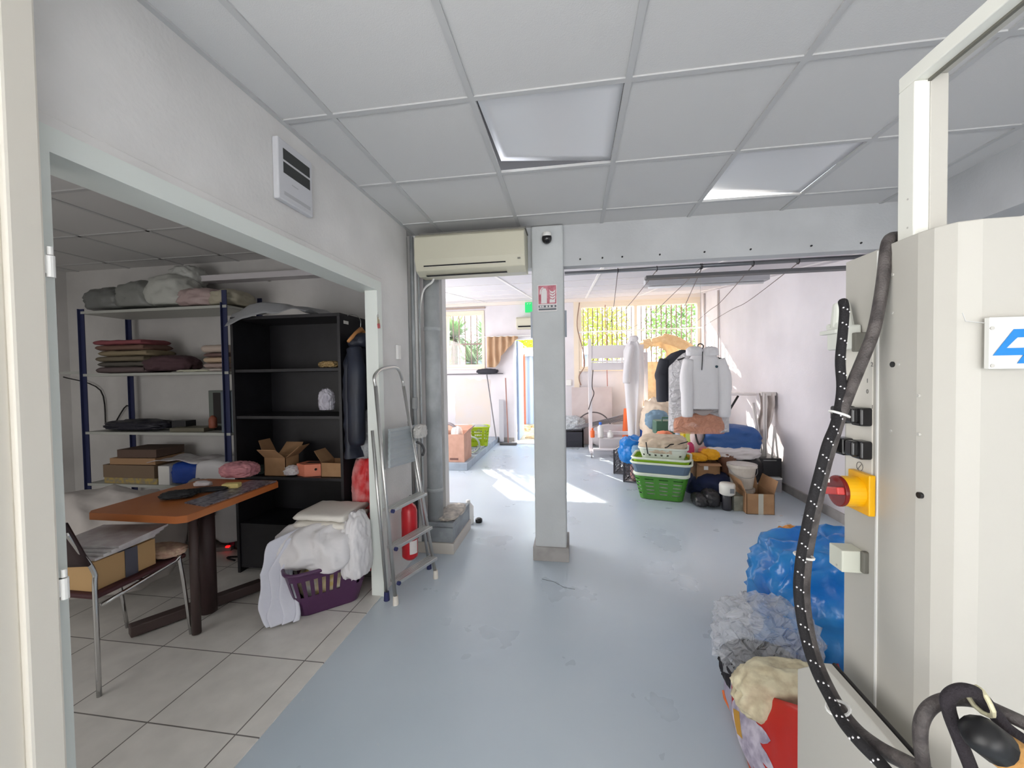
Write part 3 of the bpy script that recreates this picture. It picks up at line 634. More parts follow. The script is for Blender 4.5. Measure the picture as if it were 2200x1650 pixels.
# loose wire and dirt on the floor
pxf = lambda u, v, z=.004: W(u, v, Z=z)
one(MB().tube([pxf(1655, 1270), pxf(1630, 1278), pxf(1600, 1270), pxf(1596, 1280), pxf(1610, 1294), pxf(1660, 1306)], .0015, 6, smooth=5), 'thin_wire', mat('dark_wire', (90, 88, 86), .6), 'thin bent wire lying on the floor left of the blue bag', 'wire')
m = MB()
for k in range(14):
    q = pxf(1600+rnd.random()*100, 1200+rnd.random()*22, .001); m.blob(q+V(0, 0, .001), (rnd.uniform(.01, .06), rnd.uniform(.01, .04), .003), seed=k, sub=2)
tag(one(m, 'rust_stain', mat('brown_rust_flakes', (140, 120, 116), .9), 'brown flaky stain on the floor behind the blue bag', 'stain'), kind='stuff')
# crack near the column
m = MB().tube([pxf(1165, 1244, .001), pxf(1190, 1250, .001), pxf(1212, 1262, .001), pxf(1235, 1266, .001)], .0015, 5)
struct(m, 'trim_floor_crack', mat('crack_dark', (120, 124, 128), .9))
# =====================================================================
# LEFT WALL FITTINGS
t = thing('vent_thermostat', (XL, 1.61, 2.11), 'white wall vent unit with two dark slots high on the left wall', 'vent')
za, zb = W(660, 468, X=XL).z, W(660, 352, X=XL).z; y0, y1 = 1.505, 1.725
MB().bx(XL, XL+.028, y0, y1, za, zb).build('casing', mat('light_grey_plastic', (206, 206, 210), .45), t, bevel=.006, seg=3)
H_ = zb-za
for a, b in ((.60, .76), (.80, .95)):
    pass
MB().bx(XL+.026, XL+.0295, y0+.03, y1-.02, za+H_*.68, za+H_*.86).build('upper_slot', mat('dark_grille', (52, 54, 54), .6), t)
MB().bx(XL+.026, XL+.0295, y0+.03, y1-.02, za+H_*.46, za+H_*.64).build('lower_slot', MATS['dark_grille'], t)
MB().bx(XL+.026, XL+.0288, y0+.03, y1-.02, za+H_*.10, za+H_*.16).bx(XL+.026, XL+.0290, y0+.08, y0+.12, za+H_*.33, za+H_*.345).build('ridge', mat('grey_ridge', (180, 180, 184), .5), t)
def wallX(name, u, v, w, h, d, m, label, cat):
    q = W(u, v, X=XL); return one(MB().bx(XL, XL+d, q.y-w/2, q.y+w/2, q.z-h/2, q.z+h/2), name, m, label, cat, bevel=.003)
wallX('remote_holder', 853, 757, .045, .10, .02, M_white, 'small white remote control clipped to the wall above the ladder', 'remote')
wallX('light_switch', 888, 866, .05, .085, .025, mat('grey_switch', (176, 178, 178), .5), 'grey switch box on the wall behind the top of the ladder', 'switch')
kr = thing('key_bunch', (XL+.02, 2.375, 1.72), 'bunch of keys with a red tag hanging on the door jamb', 'keys')
q = W(812, 690, X=XL+.02)
MB().tube([q+V(0, .008*math.cos(a*PI/5), .03+.012*math.sin(a*PI/5)) for a in range(10)], .0015, 6, closed=True).tube([q+V(0, 0, .055), q+V(0, 0, .042)], .0012).build('ring', M_chrome, kr)
MB().box(q+V(0, 0, .0), (.004, .012, .05)).box(q+V(.003, .012, -.01), (.004, .008, .045), rx=.2).build('key', mat('key_metal', (170, 160, 140), .4, .8), kr)
MB().box(q+V(.006, -.002, -.03), (.01, .024, .03), rx=.15).build('tag', mat('red_tag', (170, 60, 66), .4), kr, bevel=.003)
# conduits at the corner
M_pipeg = mat('grey_painted_pipe', (188, 192, 194), .55, var=(5, (164, 168, 170)), bump=(50, .2))
for k, (u, r_) in enumerate(((872, .010), (884, .014), (898, .007))):
    a, b = W(u, 560, Y=2.95), W(u+20, 1080, Y=2.95)
    one(MB().cyl((a.x, 2.955, .24 if k else .06), (a.x, 2.955, 2.47), r_, n=12), 'conduit_pipe', M_pipeg, ('thin left conduit in the corner beside the air conditioner', 'wider middle conduit in the corner beside the air conditioner', 'slim right conduit closest to the fat grey downpipe')[k], 'conduit', group='corner conduits', smooth=True)
dp = thing('downpipe', (-1.115, 3.08, .235), 'fat grey vertical downpipe standing on the plinth under the air conditioner', 'pipe')
MB().cyl((-1.115, 3.08, .235), (-1.115, 3.08, 2.19), .062, n=28).build('pipe_body', M_pipeg, dp, smooth=True)
for v in (705, 1055): 
    z = W(935, v, Y=3.02).z; MB().lathe([(.0635, z-.015), (.0665, z-.012), (.0665, z+.012), (.0635, z+.015)], (-1.115, 3.08, 0), 28).build('pipe_joint', M_pipeg, dp, smooth=True)
one(MB().tube([V(-1.03, 2.93, 2.19), V(-1.06, 2.96, 2.12), V(-1.155, 3.0, 2.05), V(-1.185, 3.0, 1.8), V(-1.185, 3.0, 1.2), V(-1.185, 3.0, .26)], .008, 8, smooth=6), 'drain_hose', M_white, 'thin white drain hose running from the air conditioner down beside the fat pipe', 'hose', smooth=True)
crumple('floor_rag', (-1.02, 3.22, .25), (.17, .36, .035), 5, mat('cream_rag', (208, 200, 188), .85, var=(20, (170, 164, 158))), 'crumpled cream rag lying on the plinth at the foot of the fat pipe', 'rag', amp=.4, freq=3, sub=4)
one(MB().lathe([(.045, 0), (.05, .01), (.05, .16), (.02, .2), (.02, .22)], (-.99, 3.62, 0), 18), 'white_canister', M_white, 'white plastic canister standing behind the pipe plinth', 'canister', smooth=True)
one(MB().lathe([(.03, 0), (.034, .01), (.034, .03), (.02, .04)], (-.90, 3.66, 0), 14), 'black_puck', M_black, 'small dark round object on the floor behind the pipe plinth', 'object')
# split air conditioner
ac = thing('air_conditioner', (-.75, 2.9, 2.13), 'cream wall air conditioner on the beam above the fat pipe', 'air conditioner')
x0, x1 = -1.135, -.325
prof = [V(0, 3.0, 2.14), V(0, 2.88, 2.135), V(0, 2.815, 2.165), V(0, 2.79, 2.24), V(0, 2.785, 2.40), V(0, 2.82, 2.425), V(0, 3.0, 2.425)]
MB().prism([p+V(x0, 0, 0) for p in prof], (x1-x0, 0, 0)).build('housing', mat('aged_cream_plastic', (206, 202, 182), .45), ac, bevel=.008, seg=3)
MB().prism([V(x0+.07, 2.872, 2.137), V(x0+.07, 2.803, 2.19), V(x0+.07, 2.798, 2.196), V(x0+.07, 2.87, 2.150)], (x1-x0-.21, 0, 0)).build('air_flap', mat('cream_flap', (222, 218, 204), .4), ac, bevel=.001)
MB().bx(x0+.068, x1-.138, 2.7965, 2.83, 2.190, 2.1975).bx(x0+.068, x1-.138, 2.85, 2.875, 2.1345, 2.139).build('slot_gap', M_dark, ac)
MB().bx(x1-.05, x1-.03, 2.784, 2.79, 2.205, 2.215).build('indicator', mat('grey_indicator', (120, 118, 110), .4), ac)
MB().bx(x0+.02, x1+.004, 2.83, 2.99, 2.428, 2.44).build('top_grille', mat('grille_grey', (120, 118, 112), .6), ac)
# camera dome, extinguisher sign, rear panel on the column
cm = thing('security_camera', (-.178, 2.96, 2.38), 'white dome security camera with dark lens at the top of the column', 'camera')
MB().lathe([(.028, 2.42), (.034, 2.415), (.034, 2.39), (.026, 2.382)], (-.178, 2.925, 0), 20).build('mount', M_white, cm, smooth=True)
MB().blob((-.178, 2.925, 2.378), (.074, .07, .08), amp=0, pw=2, sub=3, flat=False).build('dome', mat('smoked_dome', (28, 27, 30), .08), cm, smooth=True)
sg = thing('extinguisher_sign', (-.18, 2.958, 1.86), 'red and white fire extinguisher sign on the column', 'sign')
a, b = W(1155, 613, Y=2.955), W(1197, 668, Y=2.955)
MB().bx(a.x, b.x, 2.953, 2.958, b.z, a.z).build('sign_plate', mat('white_sign', (226, 222, 222), .4), sg)
w_, h_ = b.x-a.x, a.z-b.z
def sp_(x, z): return V(a.x+x*w_, 2.9525, a.z-z*h_)
MB().prism([sp_(.04, .03), sp_(.96, .03), sp_(.96, .72), sp_(.04, .72)], (0, -.0006, 0)).build('red_field', mat('faded_red', (176, 84, 100), .4, var=(30, (204, 130, 142))), sg)
MB().prism([sp_(.18, .70), sp_(.18, .30), sp_(.22, .18), sp_(.30, .13), sp_(.42, .14), sp_(.48, .25), sp_(.48, .70)], (0, -.0014, 0)).prism([sp_(.10, .35), sp_(.12, .20), sp_(.22, .10), sp_(.30, .08), sp_(.30, .12), sp_(.20, .16), sp_(.15, .35)], (0, -.0014, 0)).build('extinguisher_symbol', MATS['white_sign'], sg)
fm = MB()
for k in range(4): fm.prism([sp_(.60+.02*k, .18+.1*k), sp_(.66, .24+.1*k), sp_(.80, .27+.1*k), sp_(.92, .20+.1*k), sp_(.90, .28+.1*k), sp_(.76, .34+.1*k), sp_(.64, .28+.1*k)], (0, -.0014, 0))
fm.build('flame_symbol', MATS['white_sign'], sg)
MB().prism([sp_(.62, .58), sp_(.90, .58), sp_(.90, .68), sp_(.62, .68)], (0, -.0016, 0)).build('label_box', MATS['white_sign'], sg)
MB().prism([sp_(.04, .77), sp_(.96, .77), sp_(.96, .86), sp_(.04, .86)], (0, -.0006, 0)).prism([sp_(.04, .89), sp_(.96, .89), sp_(.96, .96), sp_(.04, .96)], (0, -.0006, 0)).build('dark_band', mat('sign_dark_grey', (96, 100, 106), .5), sg)
im = MB()
for k in (.10, .22, .42, .58, .78): im.prism([sp_(k, .785), sp_(k+.09, .785), sp_(k+.09, .845), sp_(k, .845)], (0, -.0012, 0))
im.build('pictograms', MATS['white_sign'], sg)
a, b = W(1140, 670, Y=3.26), W(1218, 724, Y=3.26)
one(MB().bx(a.x, b.x, 3.245, 3.275, b.z, a.z), 'junction_panel', mat('pale_blue_grey_panel', (184, 192, 204), .5), 'pale blue grey panel on the back of the column, wider than the column', 'panel', bevel=.003)

# =====================================================================
# STEP LADDER leaning on the door jamb
ld = thing('step_ladder', (-1.08, 2.48, 0), 'folded aluminium step ladder with a grey platform leaning by the opening', 'ladder')
FL, FR = W(850, 1292, Z=.02), W(936, 1236, Z=.02)
TL, TR = W(807, 830, X=-1.175), W(867, 830, X=-1.165)
TR.y = TL.y+(TR.y-TL.y); 
AL, AR = W(820, 793, X=-1.18), W(852, 790, X=-1.17)
MB().tube([FL, TL], .012, 10).tube([FR, TR], .012, 10).tube([TL, TL+(TL-FL).normalized()*.06, AL, AR, TR+(TR-FR).normalized()*.05, TR], .011, 10, smooth=6).build('front_frame', M_alu, ld, smooth=True)
RL, RR = W(834, 1283, Z=.02)+V(-.01, 0, 0), W(922, 1216, Z=.02)
RTL, RTR = W(800, 925, X=-1.20), W(878, 905, X=-1.19)
for a_, b_ in ((RL, RTL), (RR, RTR)): MB().tube([a_, b_], .010, 10).build('rear_leg', M_alu, ld, smooth=True)
def onl(t): return FL+(TL-FL)*t, FR+(TR-FR)*t
def hpt(zz): t = (zz-.02)/(TL.z-.02); return onl(t)
for v in (1238, 1165, 1085):
    z = W(845, v, X=-1.12).z; L_, R_ = hpt(z); R_ = V(R_.x, R_.y, L_.z); d = (R_-L_).normalized(); n = V(d.y, -d.x, 0)
    st = MB().prism([L_+n*.045, L_-n*.03, L_-n*.03+V(0, 0, -.018), L_+n*.045+V(0, 0, -.018)], R_-L_).build('step', M_alu, ld, bevel=.002)
    rb_ = MB()
    for k in range(5): q = L_+n*(.04-.015*k); rb_.tube([q+V(0, 0, .001), q+(R_-L_)+V(0, 0, .001)], .0016, 4)
    rb_.build('tread_ribs', mat('light_aluminium', (214, 214, 212), .4, .6), st)
    MB().cyl(L_+n*.05-V(0, 0, .01), L_+n*.035-V(0, 0, .01), .012, n=10).build('blue_cap', mat('navy_plastic', (40, 44, 92), .5), st)
c4 = [W(836, 922, X=-1.14), W(895, 912, X=-1.12), W(893, 990, X=-1.09), W(836, 1006, X=-1.10)]
MB().grid(lambda u, v: (c4[0]*(1-u)+c4[1]*u)*(1-v)+(c4[3]*(1-u)+c4[2]*u)*v+V(.003*(round(v*14) % 2), 0, 0), 1, 28).build('platform', mat('grey_ribbed_platform', (160, 168, 172), .5), ld, solid=.014)
for p_, m_ in ((FL, mat('worn_white_foot', (222, 216, 206), .7)), (FR, MATS['worn_white_foot']), (RL, MATS['navy_plastic']), (RR, MATS['navy_plastic'])):
    MB().cyl(p_-V(0, 0, .02), p_+V(0, 0, .035), .018, .015, n=12).build('foot', m_, ld)
one(MB().tube([W(896, 950, X=-1.05), W(906, 955, X=-1.04), W(911, 968, X=-1.03), W(908, 978, X=-1.03)], .009, 8, smooth=5), 'curved_handle', mat('dark_grey_handle', (70, 70, 72), .5), 'dark curved umbrella handle sticking out behind the ladder', 'handle', smooth=True)
crumple('rolled_sleeve', W(903, 928, X=-1.06), (.07, .14, .10), 15, mat('white_vinyl_roll', (196, 194, 190), .6), 'white rolled sleeve poking out behind the ladder platform', 'roll', amp=.25)
# fire extinguisher on the floor of the corner
ex = W(880, 1140, X=-1.13); fe = thing('fire_extinguisher', (ex.x, ex.y, .02), 'red fire extinguisher behind the ladder steps', 'fire extinguisher')
zb_ = W(880, 1200, Y=ex.y).z; zt = W(880, 1080, Y=ex.y).z
M_fred = mat('extinguisher_red', (196, 34, 44), .3)
MB().lathe([(.03, zb_), (.052, zb_+.02), (.054, zb_+.03), (.054, zt-.06), (.045, zt-.025), (.025, zt-.005), (.018, zt+.005)], (ex.x, ex.y, 0), 24).build('cylinder', M_fred, fe, smooth=True)
MB().cyl((ex.x, ex.y, zt), (ex.x, ex.y, zt+.03), .012).box((ex.x+.005, ex.y-.015, zt+.032), (.014, .075, .012), rx=.25).box((ex.x+.005, ex.y-.02, zt+.014), (.012, .06, .008)).build('valve', M_black, fe)
MB().tube([(ex.x+.01, ex.y+.01, zt+.015), (ex.x+.03, ex.y+.06, zt), (ex.x+.03, ex.y+.068, zt-.08), (ex.x+.03, ex.y+.06, zb_+.12)], .009, 8, smooth=5).build('discharge_hose', M_rubber, fe, smooth=True)
MB().grid(lambda u, v: V(ex.x+.0550*math.cos(-1.2+u*1.1), ex.y+.0550*math.sin(-1.2+u*1.1), zb_+.05+v*.09), 8, 1).build('label', mat('white_label', (225, 220, 218), .5), fe, solid=.001)

# =====================================================================
# LEFT ROOM: black bookcase
bc = thing('bookcase', (-1.98, 2.67, .004), 'tall black open bookcase in the left room', 'bookcase')
M_blackwood = mat('black_wood', (34, 33, 38), .45, var=(8, (28, 27, 31)))
bx0, bx1, by0, by1, bt = -2.395, -1.555, 2.5, 2.86, 1.81
MB().bx(bx0, bx0+.02, by0, by1, .004, bt).build('side_panel', M_blackwood, bc); MB().bx(bx1-.02, bx1, by0, by1, .004, bt).build('side_panel', M_blackwood, bc)
MB().bx(bx0, bx1, by0, by1, bt, bt+.022).build('top_panel', M_blackwood, bc, bevel=.002)
MB().bx(bx0+.02, bx1-.02, by1-.01, by1, .004, bt).build('back_panel', M_blackwood, bc)
for z in (.06, .36, .70, 1.13, 1.46): MB().bx(bx0+.02, bx1-.02, by0+.01, by1-.01, z-.02, z).build('shelf', M_blackwood, bc, bevel=.001)
MB().bx(bx0+.02, bx1-.02, by0+.012, by0+.03, .06, .34).build('lower_front', M_blackwood, bc)
q = W(738, 692, X=bx1); MB().bx(bx1, bx1+.001, q.y-.0+.0, q.y+.06, q.z-.01, q.z+.012).build('sticker', M_white, bc)
# contents
def cbox(name, c, d, label, cat='box', m=None, h_open=True, flaps=((1, 1), (1, -1), (0, 1), (0, -1)), fl=.5, rz=0, group=None, ang=.5, tape=None, th=.004):
    m = m or M_card; t = thing(name, (c[0], c[1], c[2]), label, cat, group); w, dd, h = d; R_ = Matrix.Rotation(rz, 3, 'Z'); O = Vector(c)
    b = MB()
    b.bx(-w/2, w/2, -dd/2, dd/2, 0, th)
    for s in (-1, 1): b.box((s*(w/2-th/2), 0, h/2), (th, dd, h)); b.box((0, s*(dd/2-th/2), h/2), (w, th, h))
    if not h_open: b.bx(-w/2, w/2, -dd/2, dd/2, h-th, h)
    for v in b.bm.verts: v.co = R_ @ v.co+O
    b.build('carton', m, t)
    if h_open:
        for ax, s in flaps:
            f = MB(); L = fl*(dd if ax else w)/2*1.0
            a = ang+rnd.uniform(-.25, .25); ox, oz = math.cos(a)*L, math.sin(a)*L
            if ax: P = [V(-w/2+.005, s*dd/2, h), V(w/2-.005, s*dd/2, h), V(w/2-.015, s*(dd/2+ox), h+oz), V(-w/2+.015, s*(dd/2+ox), h+oz)]
            else: P = [V(s*w/2, -dd/2+.005, h), V(s*w/2, dd/2-.005, h), V(s*(w/2+ox), dd/2-.015, h+oz), V(s*(w/2+ox), -dd/2+.015, h+oz)]
            f.prism([R_ @ p+O for p in P], R_ @ V(0, 0, .004)); f.build('flap', m, t)
    if tape:
        f = MB().bx(-.02+tape[0], .025+tape[0], -dd/2-.0015, -dd/2, h*tape[1], h+.001)
        for v in f.bm.verts: v.co = R_ @ v.co+O
        f.build('tape', mat('shiny_tape', (190, 186, 172), .25), t)
    return t
s7 = .70
cbox('cardboard_box', (-2.10, 2.60, s7), (.17, .14, .13), 'small open cardboard box with raised flaps, left on the bookcase shelf', ang=.9, fl=1.5)
crumple('white_wrapper', (-1.99, 2.56, s7+.035), (.10, .08, .07), 3, M_paper, 'white crumpled wrapper between the small open box and the orange box', 'wrapper', amp=.3)
ob = thing('orange_box', (-1.86, 2.58, s7), 'orange cardboard box with a slot in its top on the bookcase', 'box')
MB().prism([V(-1.96, 2.57, s7), V(-1.87, 2.53, s7), V(-1.74, 2.58, s7), V(-1.82, 2.66, s7), V(-1.94, 2.66, s7)], (0, 0, .085)).build('carton', mat('salmon_orange', (222, 132, 104), .6), ob, bevel=.002)
MB().prism([V(-1.90, 2.585, s7+.0855), V(-1.80, 2.60, s7+.0855), V(-1.82, 2.64, s7+.0855), V(-1.90, 2.63, s7+.0855)], (0, 0, .001)).build('slot', M_dark, ob)
MB().cyl((-1.80, 2.555, s7+.05), (-1.797, 2.549, s7+.05), .008).build('round_mark', M_dark, ob)
cbox('cardboard_box', (-1.67, 2.62, s7), (.16, .16, .10), 'open cardboard box at the right end of the bookcase shelf', flaps=((0, -1),), fl=1.2, ang=1.0)
crumple('green_cloth', (-2.27, 2.62, s7+.025), (.16, .16, .05), 8, mat('dark_green_cloth', (44, 56, 50), .8), 'dark green folded cloth at the left end of the bookcase shelf', 'cloth')
crumple('white_packet', W(702, 862, Y=2.60), (.10, .08, .17), 17, mat('crinkled_white_packet', (206, 204, 214), .35, var=(16, (170, 166, 180))), 'crinkled white packet standing on the middle shelf of the bookcase', 'packet', amp=.25)
q = W(708, 768, Y=2.60); crumple('golden_packet', (q.x, 2.60, 1.46+.025), (.13, .10, .05), 18, film('golden_film', (190, 160, 110), .9), 'shiny golden packet on the upper shelf of the bookcase', 'packet', amp=.35)
# plastic sheet draped on top of the bookcase
def drape(u, v):
    x = -2.40+.62*u; y = 2.46+.34*v; z = bt+.035+.10*math.sin(PI*min(1, .15+u*.8))*(.6+.4*v)+.035*noise.noise(V(u*4, v*3, 2))
    if v < .2: z -= .11*(1-v/.2)*(1-u*.9)**1.0
    return V(x, y, z)
one(MB().grid(drape, 40, 24), 'plastic_sheet', mat('translucent_white_film', (150, 152, 156), .3, bump=(14, .6)), 'translucent plastic sheet heaped on top of the bookcase', 'plastic sheet', smooth=True, solid=.002)
# jacket on a hanger
jk = thing('puffer_jacket', (-1.50, 2.60, .82), 'dark navy puffer jacket hanging on a wooden hanger at the bookcase side', 'jacket')
def jac(u, v):
    a = u*2*PI; sh = min(1, .35+1.1*v) if v < .6 else 1
    w = .20*(.30+.70*min(1, (v/.18))**.6)*(1.0+.10*v); t_ = .075*(.6+.4*min(1, v/.1))*(1+.08*math.sin(v*46))
    y = 2.61+w*math.cos(a)*.95; x = -1.465+t_*math.sin(a)+.012*noise.noise(V(u*8, v*6, 1)); z = 1.66-.80*v-.05*abs(math.cos(a))*(1-v)
    return V(x, y, z)
MB().grid(jac, 40, 60, closeu=True).build('body', mat('navy_nylon', (34, 40, 56), .5, var=(6, (26, 30, 44))), jk, smooth=True)
for s, yy in ((-1, 2.43), (1, 2.80)):
    MB().tube([V(-1.43, yy+.03*(-s), 1.58), V(-1.40, yy, 1.45), V(-1.40, yy+.01*s, 1.2), V(-1.41, yy+.0*s, .95)], [.05, .06, .055, .045], 14, smooth=5).build('sleeve', MATS['navy_nylon'], jk, smooth=True)
MB().blob((-1.45, 2.62, 1.64), (.17, .24, .12), seed=4, amp=.1).build('hood', MATS['navy_nylon'], jk, smooth=True)
hg = thing('coat_hanger', (-1.47, 2.60, 1.72), 'wooden coat hanger hooked at the bookcase side', 'hanger')
MB().tube([V(-1.46, 2.44, 1.63), V(-1.46, 2.53, 1.69), V(-1.46, 2.60, 1.725), V(-1.46, 2.67, 1.69), V(-1.46, 2.76, 1.63)], [.010, .014, .019, .014, .010], 10).build('wooden_bar', mat('orange_brown_wood', (196, 138, 84), .45), hg, smooth=True)
MB().tube([V(-1.46, 2.60, 1.74), V(-1.46, 2.60, 1.79), V(-1.49, 2.60, 1.825), V(-1.54, 2.60, 1.835), V(-1.56, 2.60, 1.82)], .0025, 6, smooth=5).build('hook', M_chrome, hg, smooth=True)

# metal shelving
sh = thing('shelving_unit', (-3.45, 3.03, .004), 'blue metal shelving unit against the back wall of the left room', 'shelving')
M_blue = mat('dark_blue_steel', (48, 54, 92), .5)
SX0, SX1, SY0, SY1 = -4.17, -2.775, 2.85, 3.22
zs = [W(480, v, Y=SY0).z for v in (1155, 1047, 930, 798, 655)]
for x in (SX0, SX1):
    for y in (SY0, SY1): MB().bx(x-.022, x+.022, y-.003, y+.003, .004, zs[4]+.12 if x == SX1 else zs[4]+.02).bx(x-.022, x-.017, y-.02, y+.02, .004, zs[4]+.02).build('upright', M_blue, sh)
for z in zs: MB().bx(SX0-.01, SX1+.02, SY0-.004, SY1+.01, z-.022, z).build('shelf', mat('pale_grey_shelf', (190, 192, 186), .5), sh, bevel=.001)
MB().bx(-4.75, SX0, SY0, SY0+.012, zs[3]+.0, zs[3]+.022).build('side_rail', MATS['pale_grey_shelf'], sh)
# sacks on the top shelf
tops = [(-4.05, .40, .22, 'dull grey'), (-3.72, .42, .26, 'clear'), (-3.42, .40, .30, 'whitish'), (-3.12, .36, .17, 'pinkish'), (-2.86, .26, .15, 'cream')]
for k, (x, w, h, nm) in enumerate(tops):
    crumple('plastic_sack', (x, 3.02, zs[4]+h/2*.96), (w, .30, h), 60+k, mat('sack_%s' % nm.replace(' ', '_'), {'dull grey': (120, 122, 120), 'clear': (140, 142, 138), 'whitish': (196, 198, 192), 'pinkish': (190, 168, 166), 'cream': (186, 180, 160)}[nm], .4, bump=(12, .6)),
            '%s plastic sack on the top shelf of the shelving, %s' % (nm, ('first from the left', 'second from the left', 'the tallest and middle one', 'fourth from the left', 'last on the right')[k]), 'sack', amp=.3, freq=2.2, group='sacks on the top shelf', sub=4)
q = W(405, 600, Y=3.1); crumple('plastic_sack', (q.x, 3.1, zs[4]+.30), (.26, .22, .20), 67, mat('pale_sack', (206, 208, 204), .35, bump=(14, .6)), 'pale plastic bundle perched on top of the middle sack', 'sack', amp=.3, sub=4)
# folded clothes, left pile and right pile on the second shelf
def pile(x, y, z, items, w, d, name, cat, lab, grp):
    for k, (h, col, nm, dx) in enumerate(items):
        def f(u, v, h=h, k=k, dx=dx):
            a = u*2*PI; s = math.copysign(abs(math.cos(a))**.35, math.cos(a)); c_ = math.copysign(abs(math.sin(a))**.8, math.sin(a))
            return V(x+dx+(v-.5)*w*(1-.1*abs(c_)), y+s*d/2, z+h/2+c_*h*.48+.006*noise.noise(V(v*6, u*8, k)))
        m = MB().grid(f, 20, 12, closeu=True)
        for j in (0, 12): m.bm.verts.ensure_lookup_table(); m.bm.faces.new([m.bm.verts[j*20+i] for i in range(20)])
        one(m, name, mat('cloth_'+nm.replace(' ', '_'), col, .85, bump=(30, .3)), lab % nm, cat, group=grp, smooth=True)
        z += h*.97
pile(-3.86, 3.02, zs[3], [(.06, (110, 96, 96), 'mauve grey', 0), (.045, (96, 92, 86), 'dark taupe', .02), (.05, (126, 116, 98), 'olive beige', 0), (.05, (150, 136, 110), 'sand', .03), (.05, (126, 96, 84), 'rust brown', 0), (.045, (150, 84, 90), 'dusty red', -.02)], .50, .26, 'folded_garment', 'clothes', '%s folded garment in the big pile left on the second shelf', 'folded clothes at the left')
crumple('dark_garment', (-3.45, 3.0, zs[3]+.07), (.44, .26, .15), 71, mat('maroon_cloth', (86, 62, 68), .85), 'dark maroon garment slumped right of the big folded pile', 'clothes', amp=.25, sub=4)
pile(-2.90, 3.0, zs[3], [(.03, (200, 190, 184), 'white', -.05), (.045, (172, 152, 146), 'pink grey', 0), (.05, (200, 176, 150), 'peach', 0), (.035, (120, 96, 92), 'brown', .0), (.07, (196, 180, 168), 'cream rolled', -.02)], .22, .26, 'folded_towel', 'towel', '%s folded towel in the small stack right on the second shelf', 'folded towels at the right')
pile(-3.10, 2.98, zs[3], [(.022, (206, 206, 186), 'pale green', 0)], .30, .26, 'folded_sheet', 'sheet', '%s thin folded sheet on the second shelf beside the towel stack', None)
# third shelf: monitor, grey binder box, laptop and cables
mo = thing('monitor', (-2.93, 3.0, zs[2]), 'dark screen standing on the third shelf', 'monitor')
MB().bx(-3.16, -2.86, 3.05, 3.09, zs[2]+.03, zs[2]+.34).build('casing', mat('grey_green_casing', (110, 118, 112), .5), mo, bevel=.004)
MB().bx(-3.11, -2.87, 3.046, 3.05, zs[2]+.05, zs[2]+.32).build('screen', mat('dead_screen', (34, 30, 30), .3), mo)
MB().bx(-3.08, -2.94, 3.0, 3.12, zs[2], zs[2]+.03).build('stand', M_black, mo)
one(MB().bx(-2.85, -2.74, 2.86, 3.10, zs[2], zs[2]+.34), 'grey_case', mat('blue_grey_case', (104, 114, 122), .5), 'blue grey upright case right of the dark screen on the third shelf', 'case', bevel=.004)
crumple('black_cable_heap', (-3.78, 2.98, zs[2]+.045), (.58, .24, .09), 73, mat('near_black_cables', (38, 38, 50), .5), 'dark heap of cables and a laptop left on the third shelf', 'cables', amp=.35, sub=4)
one(MB().box((-3.36, 3.0, zs[2]+.05), (.14, .1, .07)), 'dark_box', mat('dark_box_grey', (48, 48, 50), .5), 'little dark box in the middle of the third shelf', 'box', bevel=.004)
crumple('small_figurine', (-3.0, 2.93, zs[2]+.07), (.06, .05, .12), 75, mat('orange_brown_ornament', (150, 84, 62), .5), 'small orange brown ornament standing before the dark screen', 'ornament', amp=.2, sub=3)
one(MB().box((-3.2, 2.95, zs[2]+.018), (.30, .16, .034), rz=.1), 'flat_tray', mat('khaki_tray', (110, 106, 90), .6), 'flat khaki tray before the dark screen on the third shelf', 'tray', bevel=.003)
# fourth shelf
for k, (x, w, h, z, col, nm) in enumerate(((-3.78, .52, .11, 0, (132, 112, 92), 'large'), (-3.74, .44, .055, .115, (176, 140, 106), 'light tan'), (-3.70, .36, .07, .175, (104, 84, 74), 'dark brown'))):
    one(MB().box((x, 3.0, zs[1]+.05+z+h/2), (w, .27, h), rz=.04*k), 'flat_carton', mat('carton_'+nm.replace(' ', '_'), col, .85), '%s flat carton in the stack left on the fourth shelf' % nm, 'box', group='cartons on the fourth shelf', bevel=.003)
one(MB().box((-3.76, 3.0, zs[1]+.025), (.54, .27, .05)), 'yellow_folder_stack', mat('yellow_folders', (190, 164, 92), .7, var=(40, (150, 140, 120))), 'yellow folders under the carton stack on the fourth shelf', 'folders', bevel=.003)
bp_ = thing('blue_pack', (-3.28, 2.98, zs[1]), 'bright blue pack with a white end on the fourth shelf', 'pack')
MB().blob((-3.22, 2.97, zs[1]+.09), (.30, .24, .20), seed=76, amp=.12, pw=4).build('blue_wrap', mat('strong_blue', (24, 70, 166), .45), bp_, smooth=True)
MB().box((-3.42, 2.97, zs[1]+.08), (.11, .22, .16)).build('white_end', M_white, bp_, bevel=.003)
def wavy(x0, x1, y0, y1, z, amp, s): return lambda u, v: V(x0+(x1-x0)*u, y0+(y1-y0)*v, z+amp*noise.noise(V(u*3, v*3, s))+amp*.8*math.sin(u*PI))
one(MB().grid(wavy(-3.56, -3.02, 2.84, 3.10, zs[1]+.19, .03, 5), 20, 10), 'paper_sheets', M_paper, 'loose white sheets curling over the blue pack', 'paper', smooth=True, solid=.004)
